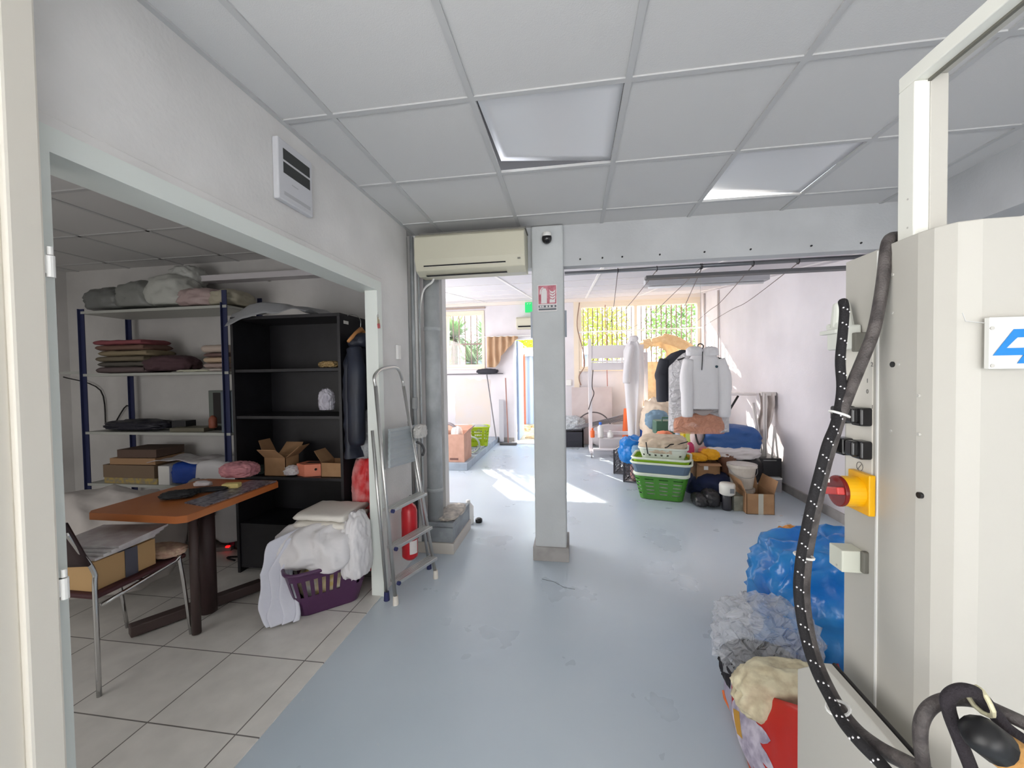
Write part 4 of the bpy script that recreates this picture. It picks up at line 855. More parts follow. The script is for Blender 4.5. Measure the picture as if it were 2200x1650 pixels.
# white cloth hanging over the fourth shelf by the bookcase
def hang(u, v):
    x = -2.99+.56*u+(.05-.16*(1-u))*v*.0-.10*v*(1-u); L = v*(.52+.18*math.sin(u*7+1))
    y = 3.0-.22*min(1, v*5) - .02*math.sin(u*16)*v; z = zs[1]+.215-max(0, v*.75-.13)*1.0+.012*math.sin(u*9)
    return V(x, y, z)
one(MB().grid(hang, 40, 40), 'draped_white_cloth', M_sheet, 'white cloth hanging down from the fourth shelf beside the bookcase', 'cloth', smooth=True, solid=.004)
one(MB().bx(-2.98, -2.46, 2.9, 3.12, zs[1], zs[1]+.19), 'white_linen_stack', M_sheet, 'stack of white linen under the hanging white cloth on the fourth shelf', 'linen', bevel=.02, seg=3)
# wall cable at left
one(MB().tube([V(-4.93, 3.2, zs[3]-.02), V(-4.6, 3.27, 1.3), V(-4.55, 3.28, .9), V(-4.3, 3.27, 1.15), V(-4.2, 3.26, .98)], .006, 6, smooth=6), 'wall_cable', M_rubber, 'black cable sagging on the back wall left of the shelving', 'cable', smooth=True)
# power strip with red light
ps = thing('power_strip', W(465, 1182, Z=.02), 'power strip with a glowing red switch on the floor under the shelves', 'power strip')
q = W(465, 1182, Z=.02); MB().box(q+V(-.05, .02, .0), (.30, .05, .035), rz=.25).build('strip_body', mat('dim_white_plastic', (150, 150, 150), .5), ps, bevel=.004)
MB().box(q+V(.075, .03, .02), (.025, .02, .01), rz=.25).build('red_switch', mat('glowing_red', (255, 20, 20), .4, emis=((255, 20, 20), 3.0)), ps)
one(MB().tube([q+V(.12, .05, 0), q+V(.25, .02, 0), q+V(.35, -.06, 0), q+V(.2, -.1, 0), q+V(.3, -.14, 0)], .007, 6, smooth=6), 'black_floor_cable', M_rubber, 'black cable curled on the floor beside the power strip', 'cable', smooth=True)
# dark clutter under the lower shelf
for k, (x, col, lab) in enumerate(((-3.7, (48, 44, 44), 'black bag slumped on the floor at the left under the shelving'), (-3.2, (60, 54, 52), 'dark brown bag on the floor under the middle of the shelving'))):
    crumple('dark_bag', (x, 2.98, .15), (.44, .34, .28), 80+k, mat('dark_bag_%d' % k, col, .6), lab, 'bag', amp=.25, sub=4)
crumple('grey_cloth', (-2.98, 2.78, .42), (.26, .12, .34), 83, mat('grey_cotton', (158, 152, 152), .8), 'grey cloth bundle hanging at the lower shelf behind the table leg', 'cloth', amp=.2, sub=4)

# table
tb = thing('table', (-2.12, 1.95, .004), 'small orange brown wooden table on a dark steel leg', 'table')
M_wood = mat('orange_brown_laminate', (172, 98, 50), .35, var=(3, (186, 112, 60)))
TX0, TX1, TY0, TY1, TZ = -2.41, -1.84, 1.62, 2.27, .745
rf = rr(TX1-TX0, TY1-TY0, .03)
MB().prism([V((TX0+TX1)/2+rf(i/48)[0], (TY0+TY1)/2+rf(i/48)[1], TZ-.036) for i in range(48)], (0, 0, .036)).build('tabletop', M_wood, tb, bevel=.002)
M_steel = mat('dark_brown_steel', (72, 58, 56), .5)
MB().cyl((-2.05, 1.86, .01), (-2.05, 1.86, TZ-.036), .022, n=16).build('leg', M_steel, tb, smooth=True)
MB().cyl((-2.14, 2.02, .03), (-2.14, 2.02, TZ-.036), .045, n=20).build('leg', mat('dark_maroon_steel', (58, 40, 40), .5), tb, smooth=True)
MB().prism([V(-2.075, 2.33, .012), V(-2.02, 2.30, .012), V(-2.36, 1.77, .012), V(-2.415, 1.80, .012)], (0, 0, .06)).build('foot_beam', M_steel, tb, bevel=.006)
MB().box((-2.12, 1.95, TZ-.045), (.34, .40, .018)).build('top_plate', M_steel, tb)
# things on the table
one(MB().prism([V(-2.03, 1.80, TZ), V(-1.865, 1.76, TZ), V(-1.855, 2.24, TZ), V(-2.03, 2.25, TZ)], (0, 0, .006)), 'magazine', mat('printed_magazine', (150, 146, 156), .3, var=(40, (56, 54, 66))), 'printed magazine along the right edge of the table', 'magazine')
def tab(u, v): return W(u, v, Z=TZ)
for k, (u, v, w, d, h, lab) in enumerate(((385, 1070, .15, .11, .035, 'black glove nearer the front corner of the table'), (440, 1058, .20, .06, .022, 'black glove behind the nearer glove, beside the sponge'))):
    q = tab(u, v); crumple('black_glove', (q.x, q.y, TZ+h/2+.004), (w, d, h), 90+k, mat('black_glove_rubber', (34, 36, 40), .6), lab, 'glove', amp=.45, rz=.5, sub=4)
q = tab(498, 1050); one(MB().box((q.x, q.y, TZ+.02), (.09, .05, .028), rz=.3), 'yellow_sponge', mat('pale_yellow_sponge', (226, 206, 136), .9, bump=(120, .5)), 'pale yellow sponge on the magazine', 'sponge', bevel=.006)
q = tab(430, 1048); crumple('white_tissue', (q.x, q.y+.02, TZ+.02), (.10, .05, .03), 95, M_paper, 'crumpled white tissue between the gloves and the sponge', 'tissue', amp=.5, sub=3)
q = tab(505, 1030); crumple('pink_cloth', (q.x-.01, q.y+.05, TZ+.05), (.22, .16, .10), 96, mat('dusty_pink_cloth', (214, 150, 156), .7, var=(18, (186, 124, 134))), 'dusty pink bundle at the far end of the table', 'cloth', amp=.25)
# chrome chair
ch = thing('chair', (-2.29, 1.64, .004), 'chrome legged chair with a dark back, drawn up at the table', 'chair')
cx0, cx1, cy0, cy1, cs = -2.50, -2.085, 1.43, 1.84, .46
for x in (cx0, cx1):
    bk = W(190, 1147, X=x) if x == cx1 else None
    MB().tube([V(x, cy0, .004), V(x, cy0, .47), V(x, cy0+.0, .56), V(x, cy0-.05, .68), V(x, cy0-.09, .77)], .0095, 10, smooth=4).build('rear_leg', M_chrome, ch, smooth=True)
    MB().tube([V(x, cy1+.02, .004), V(x, cy1-.03, .44), V(x, cy1-.06, cs-.02), V(x, cy0+.02, cs-.06)], .009, 10, smooth=3).build('front_leg', M_chrome, ch, smooth=True)
MB().box(((cx0+cx1)/2, (cy0+cy1)/2, cs-.012), (.43, .42, .024)).build('seat', mat('dark_red_brown_seat', (70, 34, 38), .6), ch, bevel=.01, seg=3)
MB().grid(lambda u, v: V(cx0-.01+.435*u, cy0-.02-.075*v-.03*math.sin(PI*u), .60+.21*v), 12, 6).build('backrest', mat('dark_brown_plywood', (52, 36, 38), .5), ch, smooth=True, solid=.014)
MB().tube([V(cx0, (cy0+cy1)/2, cs-.04), V(cx1, (cy0+cy1)/2, cs-.04)], .008, 8).build('crossbar', M_chrome, ch)
pc = thing('archive_box', (-2.29, 1.60, cs), 'brown cardboard box of papers sitting on the chair', 'box')
MB().box((-2.28, 1.58, cs+.065), (.33, .27, .13)).build('carton', mat('tan_carton', (196, 160, 112), .8), pc, bevel=.003)
MB().box((-2.112, 1.60, cs+.066), (.003, .055, .132)).box((-2.28, 1.58, cs+.131), (.333, .055, .002)).build('dark_tape', mat('dark_tape', (80, 80, 92), .4), pc)
for k in range(4): one(MB().box((-2.29+.012*k, 1.59+.01*k, cs+.140+.012*k), (.34, .26, .0105), rz=.05*k, rx=.02), 'paper_bundle', M_paper, 'sheaf of white papers on the carton on the chair, %s' % ('lowest', 'second from below', 'third from below', 'topmost')[k], 'papers', group='papers on the carton')
crumple('patterned_fabric', (-2.17, 1.80, cs+.028), (.21, .13, .055), 98, mat('cream_printed_fabric', (232, 208, 180), .8, var=(40, (206, 170, 150))), 'cream printed fabric hanging over the front of the chair seat', 'fabric', amp=.3, sub=4)
crumple('white_duvet', (-2.98, 2.12, .36), (.85, .55, .66), 99, mat('off_white_duvet', (196, 190, 186), .85), 'big off white duvet bundle behind the table and chair', 'duvet', amp=.14, freq=1.5)
# purple laundry basket
def tub(t, c, w0, d0, w1, d1, h, m, name='basket_shell', rz=0, hole=None, nu=72, nv=18, rad=.06, th=.004, rim=None, rimm=None):
    f0, f1 = rr(w0, d0, rad), rr(w1, d1, rad*1.2); R_ = Matrix.Rotation(rz, 3, 'Z'); O = Vector(c)
    def f(u, v):
        a, b = f0(u), f1(u); return O+R_ @ V(a[0]*(1-v)+b[0]*v, a[1]*(1-v)+b[1]*v, h*v+.004)
    mb = MB().grid(f, nu, nv, closeu=True, hole=hole)
    mb.bm.verts.ensure_lookup_table(); mb.bm.faces.new([mb.bm.verts[i] for i in range(nu)])
    o = mb.build(name, m, t, solid=th)
    if rim:
        MB().tube([f(i/48, 1) for i in range(48)], rim, 8, closed=True).build('rim', rimm or m, t, smooth=True)
    return f
pb = thing('laundry_basket', (-1.50, 2.36, 0), 'purple slotted laundry basket heaped with white linen', 'basket')
M_purp = mat('dark_purple_plastic', (78, 44, 80), .35)
tub(pb, (-1.555, 2.28, .004), .34, .29, .48, .40, .27, M_purp, rz=.75, hole=lambda i, j: 8 <= j <= 14 and i % 2 == 0 and (i % 18) not in (0, 16), rim=.011)
MB().tube([V(-1.78, 2.30, .27), V(-1.80, 2.36, .34), V(-1.74, 2.43, .36), V(-1.66, 2.45, .27)], .008, 8, smooth=5).build('handle', M_purp, pb, smooth=True)
tag(crumple('yellow_garment', (-1.555, 2.28, .13), (.30, .26, .20), 101, mat('yellow_white_cloth', (214, 190, 120), .8, var=(9, (230, 226, 220))), 'yellow and white garments inside the purple basket seen through its slots', 'clothes', amp=.2, sub=4))
crumple('white_linen_heap', (-1.555, 2.285, .36), (.50, .42, .28), 102, M_sheet, 'heap of white linen filling the purple basket', 'linen', amp=.35, freq=1.8, sub=5, aniso=(1, 1, .4))
def spill(u, v):
    # cloth flowing over the basket rim to the floor
    s = v; P = [V(-1.50, 2.30, .50), V(-1.64, 2.14, .44), V(-1.70, 2.06, .28), V(-1.66, 2.02, .12), V(-1.62, 1.98, .02)]
    k = min(int(s*4), 3); t_ = s*4-k; p = P[k]*(1-t_)+P[k+1]*t_; wd = .30*(1-.45*s)+.05*math.sin(s*9)
    sd = V(.72, -.62, 0)*(-1 if False else 1); q = p+V(.80, .50, 0)*(u-.5)*wd*.9+V(-.5, -.8, 0).normalized()*(.022*math.sin(u*19+s*3)+.02*noise.noise(V(u*4, s*5, 2)))
    return q
one(MB().grid(spill, 44, 50), 'hanging_sheet', mat('bluish_white_sheet', (226, 228, 240), .85, bump=(30, .15), sss=.1), 'white sheet spilling from the purple basket down to the floor tiles', 'sheet', smooth=True, solid=.006)
pile(-1.53, 2.33, .47, [(.05, (236, 232, 224), 'lower cream white', 0), (.05, (238, 234, 226), 'upper cream white', 0)], .34, .30, 'folded_linen', 'linen', '%s folded linen lying on the basket heap', 'folded linen on the basket')
one(MB().box((-1.30, 2.30, .50), (.045, .006, .05), rz=-.5, rx=.2), 'green_tag', mat('leaf_green_card', (130, 176, 86), .5), 'small green tag on the linen beside the door jamb', 'tag')
crumple('white_garment', (-1.33, 2.26, .34), (.14, .20, .42), 104, M_sheet, 'white garment hanging over the right rim of the purple basket', 'garment', amp=.3, freq=2)
# red and white bag and bubble wrap behind the jamb
crumple('red_white_bag', (-1.42, 2.60, .60), (.20, .22, .50), 105, mat('white_red_bag', (226, 200, 198), .5, var=(4, (208, 40, 44))), 'red and white plastic bag standing behind the linen by the jamb', 'bag', amp=.2)
crumple('red_cloth', (-1.42, 2.60, .22), (.24, .22, .42), 106, mat('strong_red_cloth', (190, 30, 36), .7), 'red cloth under the red and white bag by the jamb', 'cloth', amp=.2)
crumple('bubble_wrap', (-1.42, 2.58, .98), (.18, .18, .38), 107, mat('bubble_film', (196, 200, 204), .2, bump=(90, 1.0), alpha=.75), 'roll of bubble wrap standing on the red and white bag', 'bubble wrap', amp=.2)
# =====================================================================
# REAR ROOM
# rod, thick pipe, fluorescent fixture under the beam
rd_ = W(1210, 588, Y=3.33); re = W(1818, 563, Y=3.33)
one(MB().cyl((-.06, 3.33, rd_.z), (2.39, 3.33, rd_.z+.01), .016, n=14), 'clothes_rod', mat('galvanised_tube', (128, 130, 134), .35, .8), 'long metal rod running from the column behind the beam', 'rod', smooth=True)
one(MB().bx(.60, 2.35, 3.42, 3.50, 2.165, 2.19), 'cable_tray', mat('dark_grey_tray', (92, 92, 96), .5), 'dark grey cable tray above the rod behind the beam', 'cable tray', bevel=.004)
fx = thing('fluorescent_fixture', (1.55, 4.7, ZR(4.7)), 'unlit fluorescent tube fixture under the sloping rear ceiling', 'ceiling light')
q = W(1385, 595, Y=4.6)
zf = ZR(4.6)
MB().bx(q.x, q.x+1.25, 4.55, 4.68, zf-.10, zf-.03).build('housing', mat('grey_white_fixture', (196, 196, 200), .5), fx, bevel=.004)
MB().cyl((q.x+.04, 4.615, zf-.115), (q.x+1.21, 4.615, zf-.115), .014, n=12).build('tube', mat('white_glass_tube', (236, 236, 238), .3), fx, smooth=True)
# cords strung from the rod to the window rail, with rings on the rod
ends = [(1327, (1310, 712)), (1411, (1290, 712)), (1505, (1345, 712)), (1508, (1440, 708)), (1618, (1480, 706)), (1715, (1505, 706))]
names = ('first', 'second', 'third', 'fourth', 'fifth', 'sixth')
for k, (u, (eu, ev)) in enumerate(ends):
    a = W(u, 585, Y=3.33); a.z = rd_.z; b = W(eu, ev, Y=7.9); b.z = 1.40+.80
    m_ = (a+b)/2-V(0, 0, .10 if k in (2, 3) else .03)
    one(MB().tube([a-V(0, 0, .012), a*.7+b*.3-V(0, 0, .06), m_, b], .0035, 6, smooth=6), 'strung_cord', mat('thin_grey_cord', (130, 120, 118), .7), 'thin cord strung from the rod to the window rail, %s from the column side' % names[k], 'cord', group='cords strung across the rear room', smooth=True)
    one(MB().tube([a+V(0, .020*math.cos(i*PI/6), .020*math.sin(i*PI/6)) for i in range(12)], .003, 6, closed=True), 'rod_ring', M_rubber, 'dark ring on the rod holding a cord, %s from the column side' % names[k], 'ring', group='rings on the rod')
one(MB().cyl((.12, 7.9, 2.19), (2.41, 7.9, 2.21), .014, n=10).cyl((.13, 7.9, 2.19), (.13, 8.09, 2.19), .01, n=8), 'window_rail', M_white, 'white rail running across the right window', 'rail', smooth=True)
one(MB().tube([W(1245, 650, Y=8.0), W(1240, 700, Y=8.0), W(1252, 750, Y=8.0), W(1256, 785, Y=8.0), W(1244, 808, Y=8.0), W(1248, 828, Y=8.0)], .010, 6, smooth=6), 'hanging_cable', mat('brown_cable', (150, 120, 104), .6), 'brown cable hanging at the left edge of the right window', 'cable', smooth=True)
one(MB().tube([W(1300, 655, Y=7.95), W(1302, 720, Y=7.95), W(1305, 830, Y=7.95)], .008, 6), 'red_cable', mat('reddish_cable', (176, 110, 100), .6), 'reddish cable hanging in front of the right window', 'cable')
for k, (u, lab) in enumerate(((1513, 'pale pipe in the far right corner beside the window'), (1543, 'pale pipe on the right wall, a little nearer than the corner pipe'))):
    q = W(u, 700, X=2.39); one(MB().cyl((2.39, q.y, .1), (2.39, q.y, ZR(q.y)-.02), .015, n=10), 'wall_pipe', mat('pale_wall_pipe', (216, 208, 206), .5), lab, 'pipe', smooth=True)
wc = W(1222, 822, Y=8.08); one(MB().bx(wc.x-.05, wc.x+.05, 8.07, 8.10, wc.z-.06, wc.z+.06), 'wall_socket', M_white, 'white wall socket just right of the column on the far wall', 'socket', bevel=.004)
# exit sign, small far air conditioner
es = thing('exit_sign', (-.85, 8.05, 2.72), 'green emergency exit sign above the garden door', 'sign')
a, b = W(1128, 650, Y=8.06), W(1162, 670, Y=8.06)
MB().bx(a.x, b.x, 8.04, 8.10, b.z, a.z).build('sign_box', mat('exit_green', (40, 196, 110), .4, emis=((40, 200, 110), .5)), es, bevel=.004)
im = MB()
for k in range(3): im.prism([V(a.x+.04+.05*k, 8.039, a.z-.05), V(a.x+.07+.05*k, 8.039, a.z-.02), V(a.x+.05+.05*k, 8.039, a.z-.02)], (0, -.001, 0))
im.build('arrow_mark', M_white, es)
a2 = thing('air_conditioner_far', (-.8, 8.0, 2.3), 'small cream air conditioner on the far wall above the garden door', 'air conditioner')
a2.name = 'wall_air_conditioner'; ORG['wall_air_conditioner'] = V(-.8, 8.0, 2.3)
a, b = W(1109, 682, Y=7.95), W(1165, 705, Y=7.95)
MB().prism([V(a.x, 8.1, b.z), V(a.x, 7.97, b.z), V(a.x, 7.92, b.z+.05), V(a.x, 7.90, a.z-.03), V(a.x, 7.93, a.z), V(a.x, 8.1, a.z)], (.62, 0, 0)).build('housing', MATS['aged_cream_plastic'], a2, bevel=.01)
MB().bx(a.x+.04, a.x+.58, 7.905, 7.94, b.z+.03, b.z+.055).build('vent_slot', M_dark, a2)
# thin dark pipe along the far wall
one(MB().cyl((-3.55, 8.06, 1.41), (-1.42, 8.06, 1.41), .012, n=8), 'dark_wall_pipe', mat('dark_thin_pipe', (120, 116, 120), .5), 'thin dark pipe along the far wall under the left window', 'pipe')
# curtain
def cur(u, v):
    x0, x1 = W(1046, 740, Y=7.95).x, W(1112, 740, Y=7.95).x
    x = x0+(x1-x0)*u; top = 2.16
    L = .62 if u < .28 else (.62-.9*(u-.28)) if u < .45 else .36*(1-(u-.45)/.55)+.04
    return V(x, 7.97-.04*math.sin(u*30)-.03*noise.noise(V(u*9, v*3, 1))-.02*v, top-v*L+.03*math.sin(u*PI)*0)
ct = thing('curtain', (-1.4, 7.97, 1.5), 'beige curtain bunched over the rail left of the garden door', 'curtain')
MB().grid(cur, 70, 18).build('fabric', mat('beige_curtain', (226, 198, 166), .8, var=(6, (214, 182, 150)), sss=.35), ct, smooth=True, solid=.006)
MB().cyl((W(1040, 728, Y=7.97).x, 7.97, 2.165), (-.35, 7.97, 2.165), .01, n=8).build('rail', M_white, ct)
# upside-down squeegee broom leaning at the window, second broom, plank
bs = thing('leaning_squeegee', (-1.75, 7.6, .11), 'long handled black broom leaning head up against the left window', 'broom')
a, b = W(1066, 925, Y=7.70), W(1045, 800, Y=7.97)
a.z = .115
MB().tube([a, b], .013, 8).build('handle', mat('grey_metal_handle', (120, 118, 122), .4, .5), bs)
MB().blob(b+V(.02, 0, .02), (.40, .09, .10), seed=3, amp=.4, freq=4, flat=False).build('head', mat('black_bristle', (50, 50, 58), .8), bs, smooth=True)
bs.name = 'upturned_broom'; ORG['upturned_broom'] = V(-1.75, 7.6, .11)
br = thing('floor_broom', (-1.45, 7.75, 0), 'broom with a brown handle standing at the garden door', 'broom')
a, b = W(1092, 945, Y=7.75), W(1086, 812, Y=7.98)
MB().tube([V(a.x, 7.75, .03), b], .012, 8).build('handle', mat('brown_handle', (158, 112, 104), .5), br)
MB().box((a.x-.0, 7.75, .024), (.34, .09, .04)).build('head', mat('grey_brush_head', (90, 88, 88), .7), br, bevel=.01)
q = W(1077, 940, Y=7.98); one(MB().box((q.x, 8.02, .45), (.09, .05, .86), rz=.2), 'leaning_plank', mat('pale_plank', (206, 206, 212), .6), 'pale plank standing on end between the two brooms', 'plank')
# cardboard box with vacuum hose, bucket, lime basket, coil, wires on the slab
cbx = thing('hose_box', (-1.95, 5.8, .11), 'pale cardboard box holding a vacuum hose on the raised slab', 'box')
bw = MB(); X0, X1, Y0, Y1, z0, z1 = -2.02, -1.60, 5.68, 6.1, .11, .52
bw.bx(X0, X1, Y0, Y0+.006, z0, z1).bx(X0, X1, Y1-.006, Y1, z0, z1).bx(X0, X0+.006, Y0+.006, Y1-.006, z0, z1).bx(X1-.006, X1, Y0+.006, Y1-.006, z0, z1).bx(X0, X1, Y0, Y1, z0-.0, z0+.005)
bw.build('carton', M_cardp, cbx)
MB().prism([V(X1, Y0, z1), V(X1, Y1, z1), V(X1+.07, Y1, z1+.09), V(X1+.07, Y0, z1+.07)], (0, 0, .005)).prism([V(X0, Y1, z1), V(X1, Y1, z1), V(X1, Y1+.10, z1+.07), V(X0, Y1+.1, z1+.07)], (0, 0, .005)).build('flap', M_cardp, cbx)
MB().bx(X0+.05, X0+.16, Y0-.001, Y0, z0+.03, z0+.055).bx(X0+.20, X0+.33, Y0-.001, Y0, z0+.03, z0+.06).build('printed_mark', mat('brown_print', (120, 84, 76), .6), cbx)
one(MB().tube([V(-2.0, 5.85, .45), V(-2.02, 5.87, .60), V(-1.90, 5.85, .66), V(-1.78, 5.84, .60), V(-1.72, 5.88, .42)], .022, 10, smooth=6), 'vacuum_hose', mat('grey_vacuum_hose', (150, 142, 146), .5, bump=(60, .6)), 'grey vacuum hose arching out of the pale cardboard box', 'hose', smooth=True)
crumple('white_vacuum_part', (-1.76, 5.86, .50), (.16, .16, .22), 111, M_white, 'white vacuum nozzle pieces inside the pale cardboard box', 'nozzle', amp=.25, sub=4)
def bucket(name, c, r0, r1, h, m, label, handle=True, rim=.008):
    t = thing(name, c, label, 'bucket'); c = Vector(c)
    MB().lathe([(r0*.97, .003), (r0, .008), (r1, h), (r1-.004, h), (r0-.004, .012)], c, 32).build('pail', m, t, smooth=False)
    MB().lathe([(r1, h-.03), (r1+rim, h-.028), (r1+rim, h), (r1, h)], c, 32).build('rim', m, t, smooth=False)
    if handle: MB().tube([c+V((r1+.008)*math.cos(a), (r1+.008)*math.sin(a)-.0, h-.03-.09*abs(math.sin(a))) for a in [PI+i*PI/12 for i in range(13)]], .0025, 6).build('wire_handle', mat('wire_grey', (160, 160, 160), .4, .6), t)
    return t
bucket('white_bucket', (-1.95, 6.6, .11), .15, .18, .42, mat('white_pail', (234, 232, 234), .45), 'white bucket standing behind the pale cardboard box')
def slot_basket(name, c, wb, db, wt, dt, h, m, label, rz, group=None, pitch=2, rows=(4, 14), rimm=None, cat='basket', nest=None, gap=6):
    t = thing(name, c, label, cat, group)
    tub(t, c, wb, db, wt, dt, h, m, rz=rz, hole=lambda i, j: rows[0] <= j <= rows[1] and (j-rows[0]) % 3 != 2 and (i % pitch == 0) and (i % 18) not in (0, 17), rim=.012, rimm=rimm)
    return t
slot_basket('lime_basket', (-1.72, 7.05, .115), .34, .26, .42, .34, .34, mat('lime_plastic', (196, 222, 40), .4, sss=.2), 'lime green plastic basket on the raised slab', .2)
crumple('grey_lid_stuff', (-1.72, 7.05, .42), (.36, .30, .12), 113, mat('grey_green_items', (170, 172, 168), .6), 'greyish things heaped in the lime green basket', 'contents', amp=.3, sub=4)
one(MB().tube([V(-1.66+.13*math.cos(i*PI/8), 6.33+.02*(i//16), .25+.13*math.sin(i*PI/8)) for i in range(48)], .011, 8), 'green_hose_coil', mat('pale_green_hose', (170, 190, 170), .5), 'coil of pale green hose leaning behind the pale cardboard box', 'hose', smooth=True)
m = MB(); r = random.Random(5)
for k in range(7):
    p = V(-1.62, 6.3+.16*k, .12); m.tube([p+V(r.uniform(-.08, .05), r.uniform(-.1, .25), .004+.012*(i % 2)) for i in range(7)], .004, 5, smooth=5)
tag(one(m, 'loose_wires', mat('pale_grey_wire', (190, 192, 200), .5), 'tangle of pale wires along the edge of the raised slab', 'wires'), kind='stuff')

# black crate with plastic waste right of the column
def crate(name, c, w, d, h, m, label, rz=0, cat='crate', lattice=False, ins=None):
    t = thing(name, c, label, cat); R_ = Matrix.Rotation(rz, 3, 'Z'); O = Vector(c); mb = MB()
    for ax in (0, 1):
        L = w if ax == 0 else d; D = d if ax == 0 else w
        for s in (-1, 1):
            o_ = V(0, s*D/2, 0) if ax == 0 else V(s*D/2, 0, 0); e = V(1, 0, 0) if ax == 0 else V(0, 1, 0)
            def seg(p0, p1, th, o_=o_, e=e):
                mb.tube([o_+e*p0[0]+V(0, 0, p0[1]), o_+e*p1[0]+V(0, 0, p1[1])], th, 4)
            for zz in (.012, h-.012, h*.82): seg((-L/2, zz), (L/2, zz), .012)
            for q in (-L/2, L/2): seg((q, 0), (q, h), .014)
            if lattice:
                n = 6; st = L/n
                for i in range(-3, n): 
                    a0, a1 = -L/2+i*st, -L/2+(i+3)*st
                    c0, c1 = max(a0, -L/2), min(a1, L/2)
                    if c1 > c0:
                        zf_ = lambda q: h*.1+(q-a0)/(3*st)*h*.7
                        seg((c0, zf_(c0)), (c1, zf_(c1)), .005); seg((-c0, zf_(c0)), (-c1, zf_(c1)), .005)
            else:
                for i in range(1, 8): seg((-L/2+i*L/8, 0), (-L/2+i*L/8, h*.82), .008)
                for zz in (.3, .55): seg((-L/2, h*zz), (L/2, h*zz), .007)
    mb.bx(-w/2, w/2, -d/2, d/2, 0, .01)
    if ins: mb.bx(-w/2+.012, w/2-.012, -d/2+.012, d/2-.012, .01, h*.80)
    for v in mb.bm.verts: v.co = R_ @ v.co+O
    mb.build('crate_shell', m, t); return t
q = W(1232, 962, Z=.0)
M_crate = mat('charcoal_plastic', (52, 52, 62), .45)
crate('black_crate', (q.x-.03, q.y+.22, 0), .42, .34, .34, M_crate, 'dark plastic crate of clear plastic waste behind the column, at its right', ins=True)
crumple('plastic_waste', (q.x-.06, q.y+.24, .42), (.52, .36, .26), 120, film('milky_film', (226, 232, 236), .85), 'clear and pale green plastic waste heaped on the dark crate', 'plastic waste', amp=.5, freq=2.6, sub=4)
# display rack / wheeled frame with white panels
M_rack = mat('white_rack_paint', (232, 226, 228), .4)
rk = thing('wheeled_rack', (.6, 7.1, 0), 'white wheeled rack with slatted panels before the right window', 'rack')
ry = 7.0; xl = W(1268, 850, Y=ry).x; xr = W(1372, 850, Y=ry).x+.12
zt_ = W(1262, 728, Y=ry).z
for x in (xl, xr): MB().bx(x-.03, x+.03, ry-.02, ry+.02, .08, zt_ if x == xl else zt_-.25).build('post', M_rack, rk, bevel=.003)
for va, vb, dep in ((742, 770, 0.0), (775, 778, -.12), (779, 795, 0)):
    za_, zb_2 = W(1300, va, Y=ry).z, W(1300, vb, Y=ry).z
    MB().bx(xl+.03, xr-.03, ry-.01+dep, ry+.012, zb_2, za_).build('panel', M_rack, rk, bevel=.003)
MB().bx(xl+.03, xr-.03, ry-.01, ry+.02, W(1300, 930, Y=ry).z-.03, W(1300, 930, Y=ry).z+.03).build('lower_bar', M_rack, rk, bevel=.003)
for x in (xl, xr): 
    MB().bx(x-.03, x+.03, ry-.35, ry+.25, .075, .11).build('foot_bar', M_rack, rk, bevel=.003)
    for yy in (ry-.33, ry+.22): MB().cyl((x-.012, yy, .035), (x+.012, yy, .035), .034, n=16).box((x, yy, .07), (.03, .03, .02)).build('castor', mat('grey_castor', (170, 168, 170), .5), rk)
MB().bx(xl+.03, xr-.03, ry-.30, ry-.25, .12, .15).build('base_bar', M_rack, rk)
one(MB().tube([W(1274, 795, Y=6.95), W(1272, 830, Y=6.95), W(1276, 845, Y=6.95), W(1270, 862, Y=6.95), W(1264, 880, Y=6.95)], .008, 6, smooth=5), 'dangling_cord', mat('dark_cord', (70, 60, 60), .6), 'dark cord dangling from the white rack', 'cord', smooth=True)
# white coat hanging at the rack
def coat(u, v):
    a = u*2*PI; w = .04+.10*min(1, v/.12)+.015*math.sin(v*5); w = w if v < .62 else w*(1-.35*(v-.62)/.38)
    x = .99+w*math.cos(a)+.02*math.sin(a*4+v*3); y = 6.86+.07*math.sin(a)*(1+.3*math.sin(a*5)); z = 1.96-1.62*v
    return V(x, y, z)
coatt = thing('white_coat', (1.03, 6.86, .3), 'long white coat hanging from the right end of the white rack', 'coat')
MB().grid(coat, 50, 60, closeu=True).build('body', M_sheet, coatt, smooth=True)
MB().tube([V(.95, 6.80, 1.84), V(.88, 6.76, 1.5), V(.86, 6.76, 1.22)], [.05, .06, .055], 14, smooth=5).build('sleeve', M_sheet, coatt, smooth=True)
MB().blob((.99, 6.82, 1.95), (.15, .12, .10), seed=4, amp=.2, flat=False).build('collar', M_sheet, coatt, smooth=True)
# wicker chair
wk = thing('wicker_chair', (1.45, 7.4, 0), 'cream wicker peacock chair in the sunlight before the right window', 'chair')
wc_, hole_c = W(1405, 860, Y=7.5), None
M_wick = mat('cream_wicker', (236, 214, 178), .7, bump=(45, 1.0), var=(18, (222, 196, 156)), sss=.35)
x0w, x1w = W(1355, 800, Y=7.5).x, W(1462, 800, Y=7.5).x; cxw = (x0w+x1w)/2
ztop, zbot = W(1400, 728, Y=7.5).z, W(1400, 868, Y=7.5).z
def wick(u, v):
    a = -.15*PI+u*1.3*PI; a = PI*u
    hh = ztop-(ztop-zbot)*v
    prof = .62+.55*math.sin(PI*min(1, max(0, (v+.12)/.9)))*(1-.35*v)
    w = (x1w-x0w)/2*prof*(min(1, (v+.03)/.22))**.5
    return V(cxw-w*math.cos(a)+.12*(v-.3)*0, 7.62-.34*math.sin(a)*(.5+.5*v)+.05, hh)
MB().grid(wick, 40, 34, hole=lambda i, j: 4 <= j <= 11 and 13 <= i <= 24 and ((i-18.5)/6)**2+((j-7.5)/4)**2 < 1).build('woven_back', M_wick, wk, smooth=True, solid=.02)
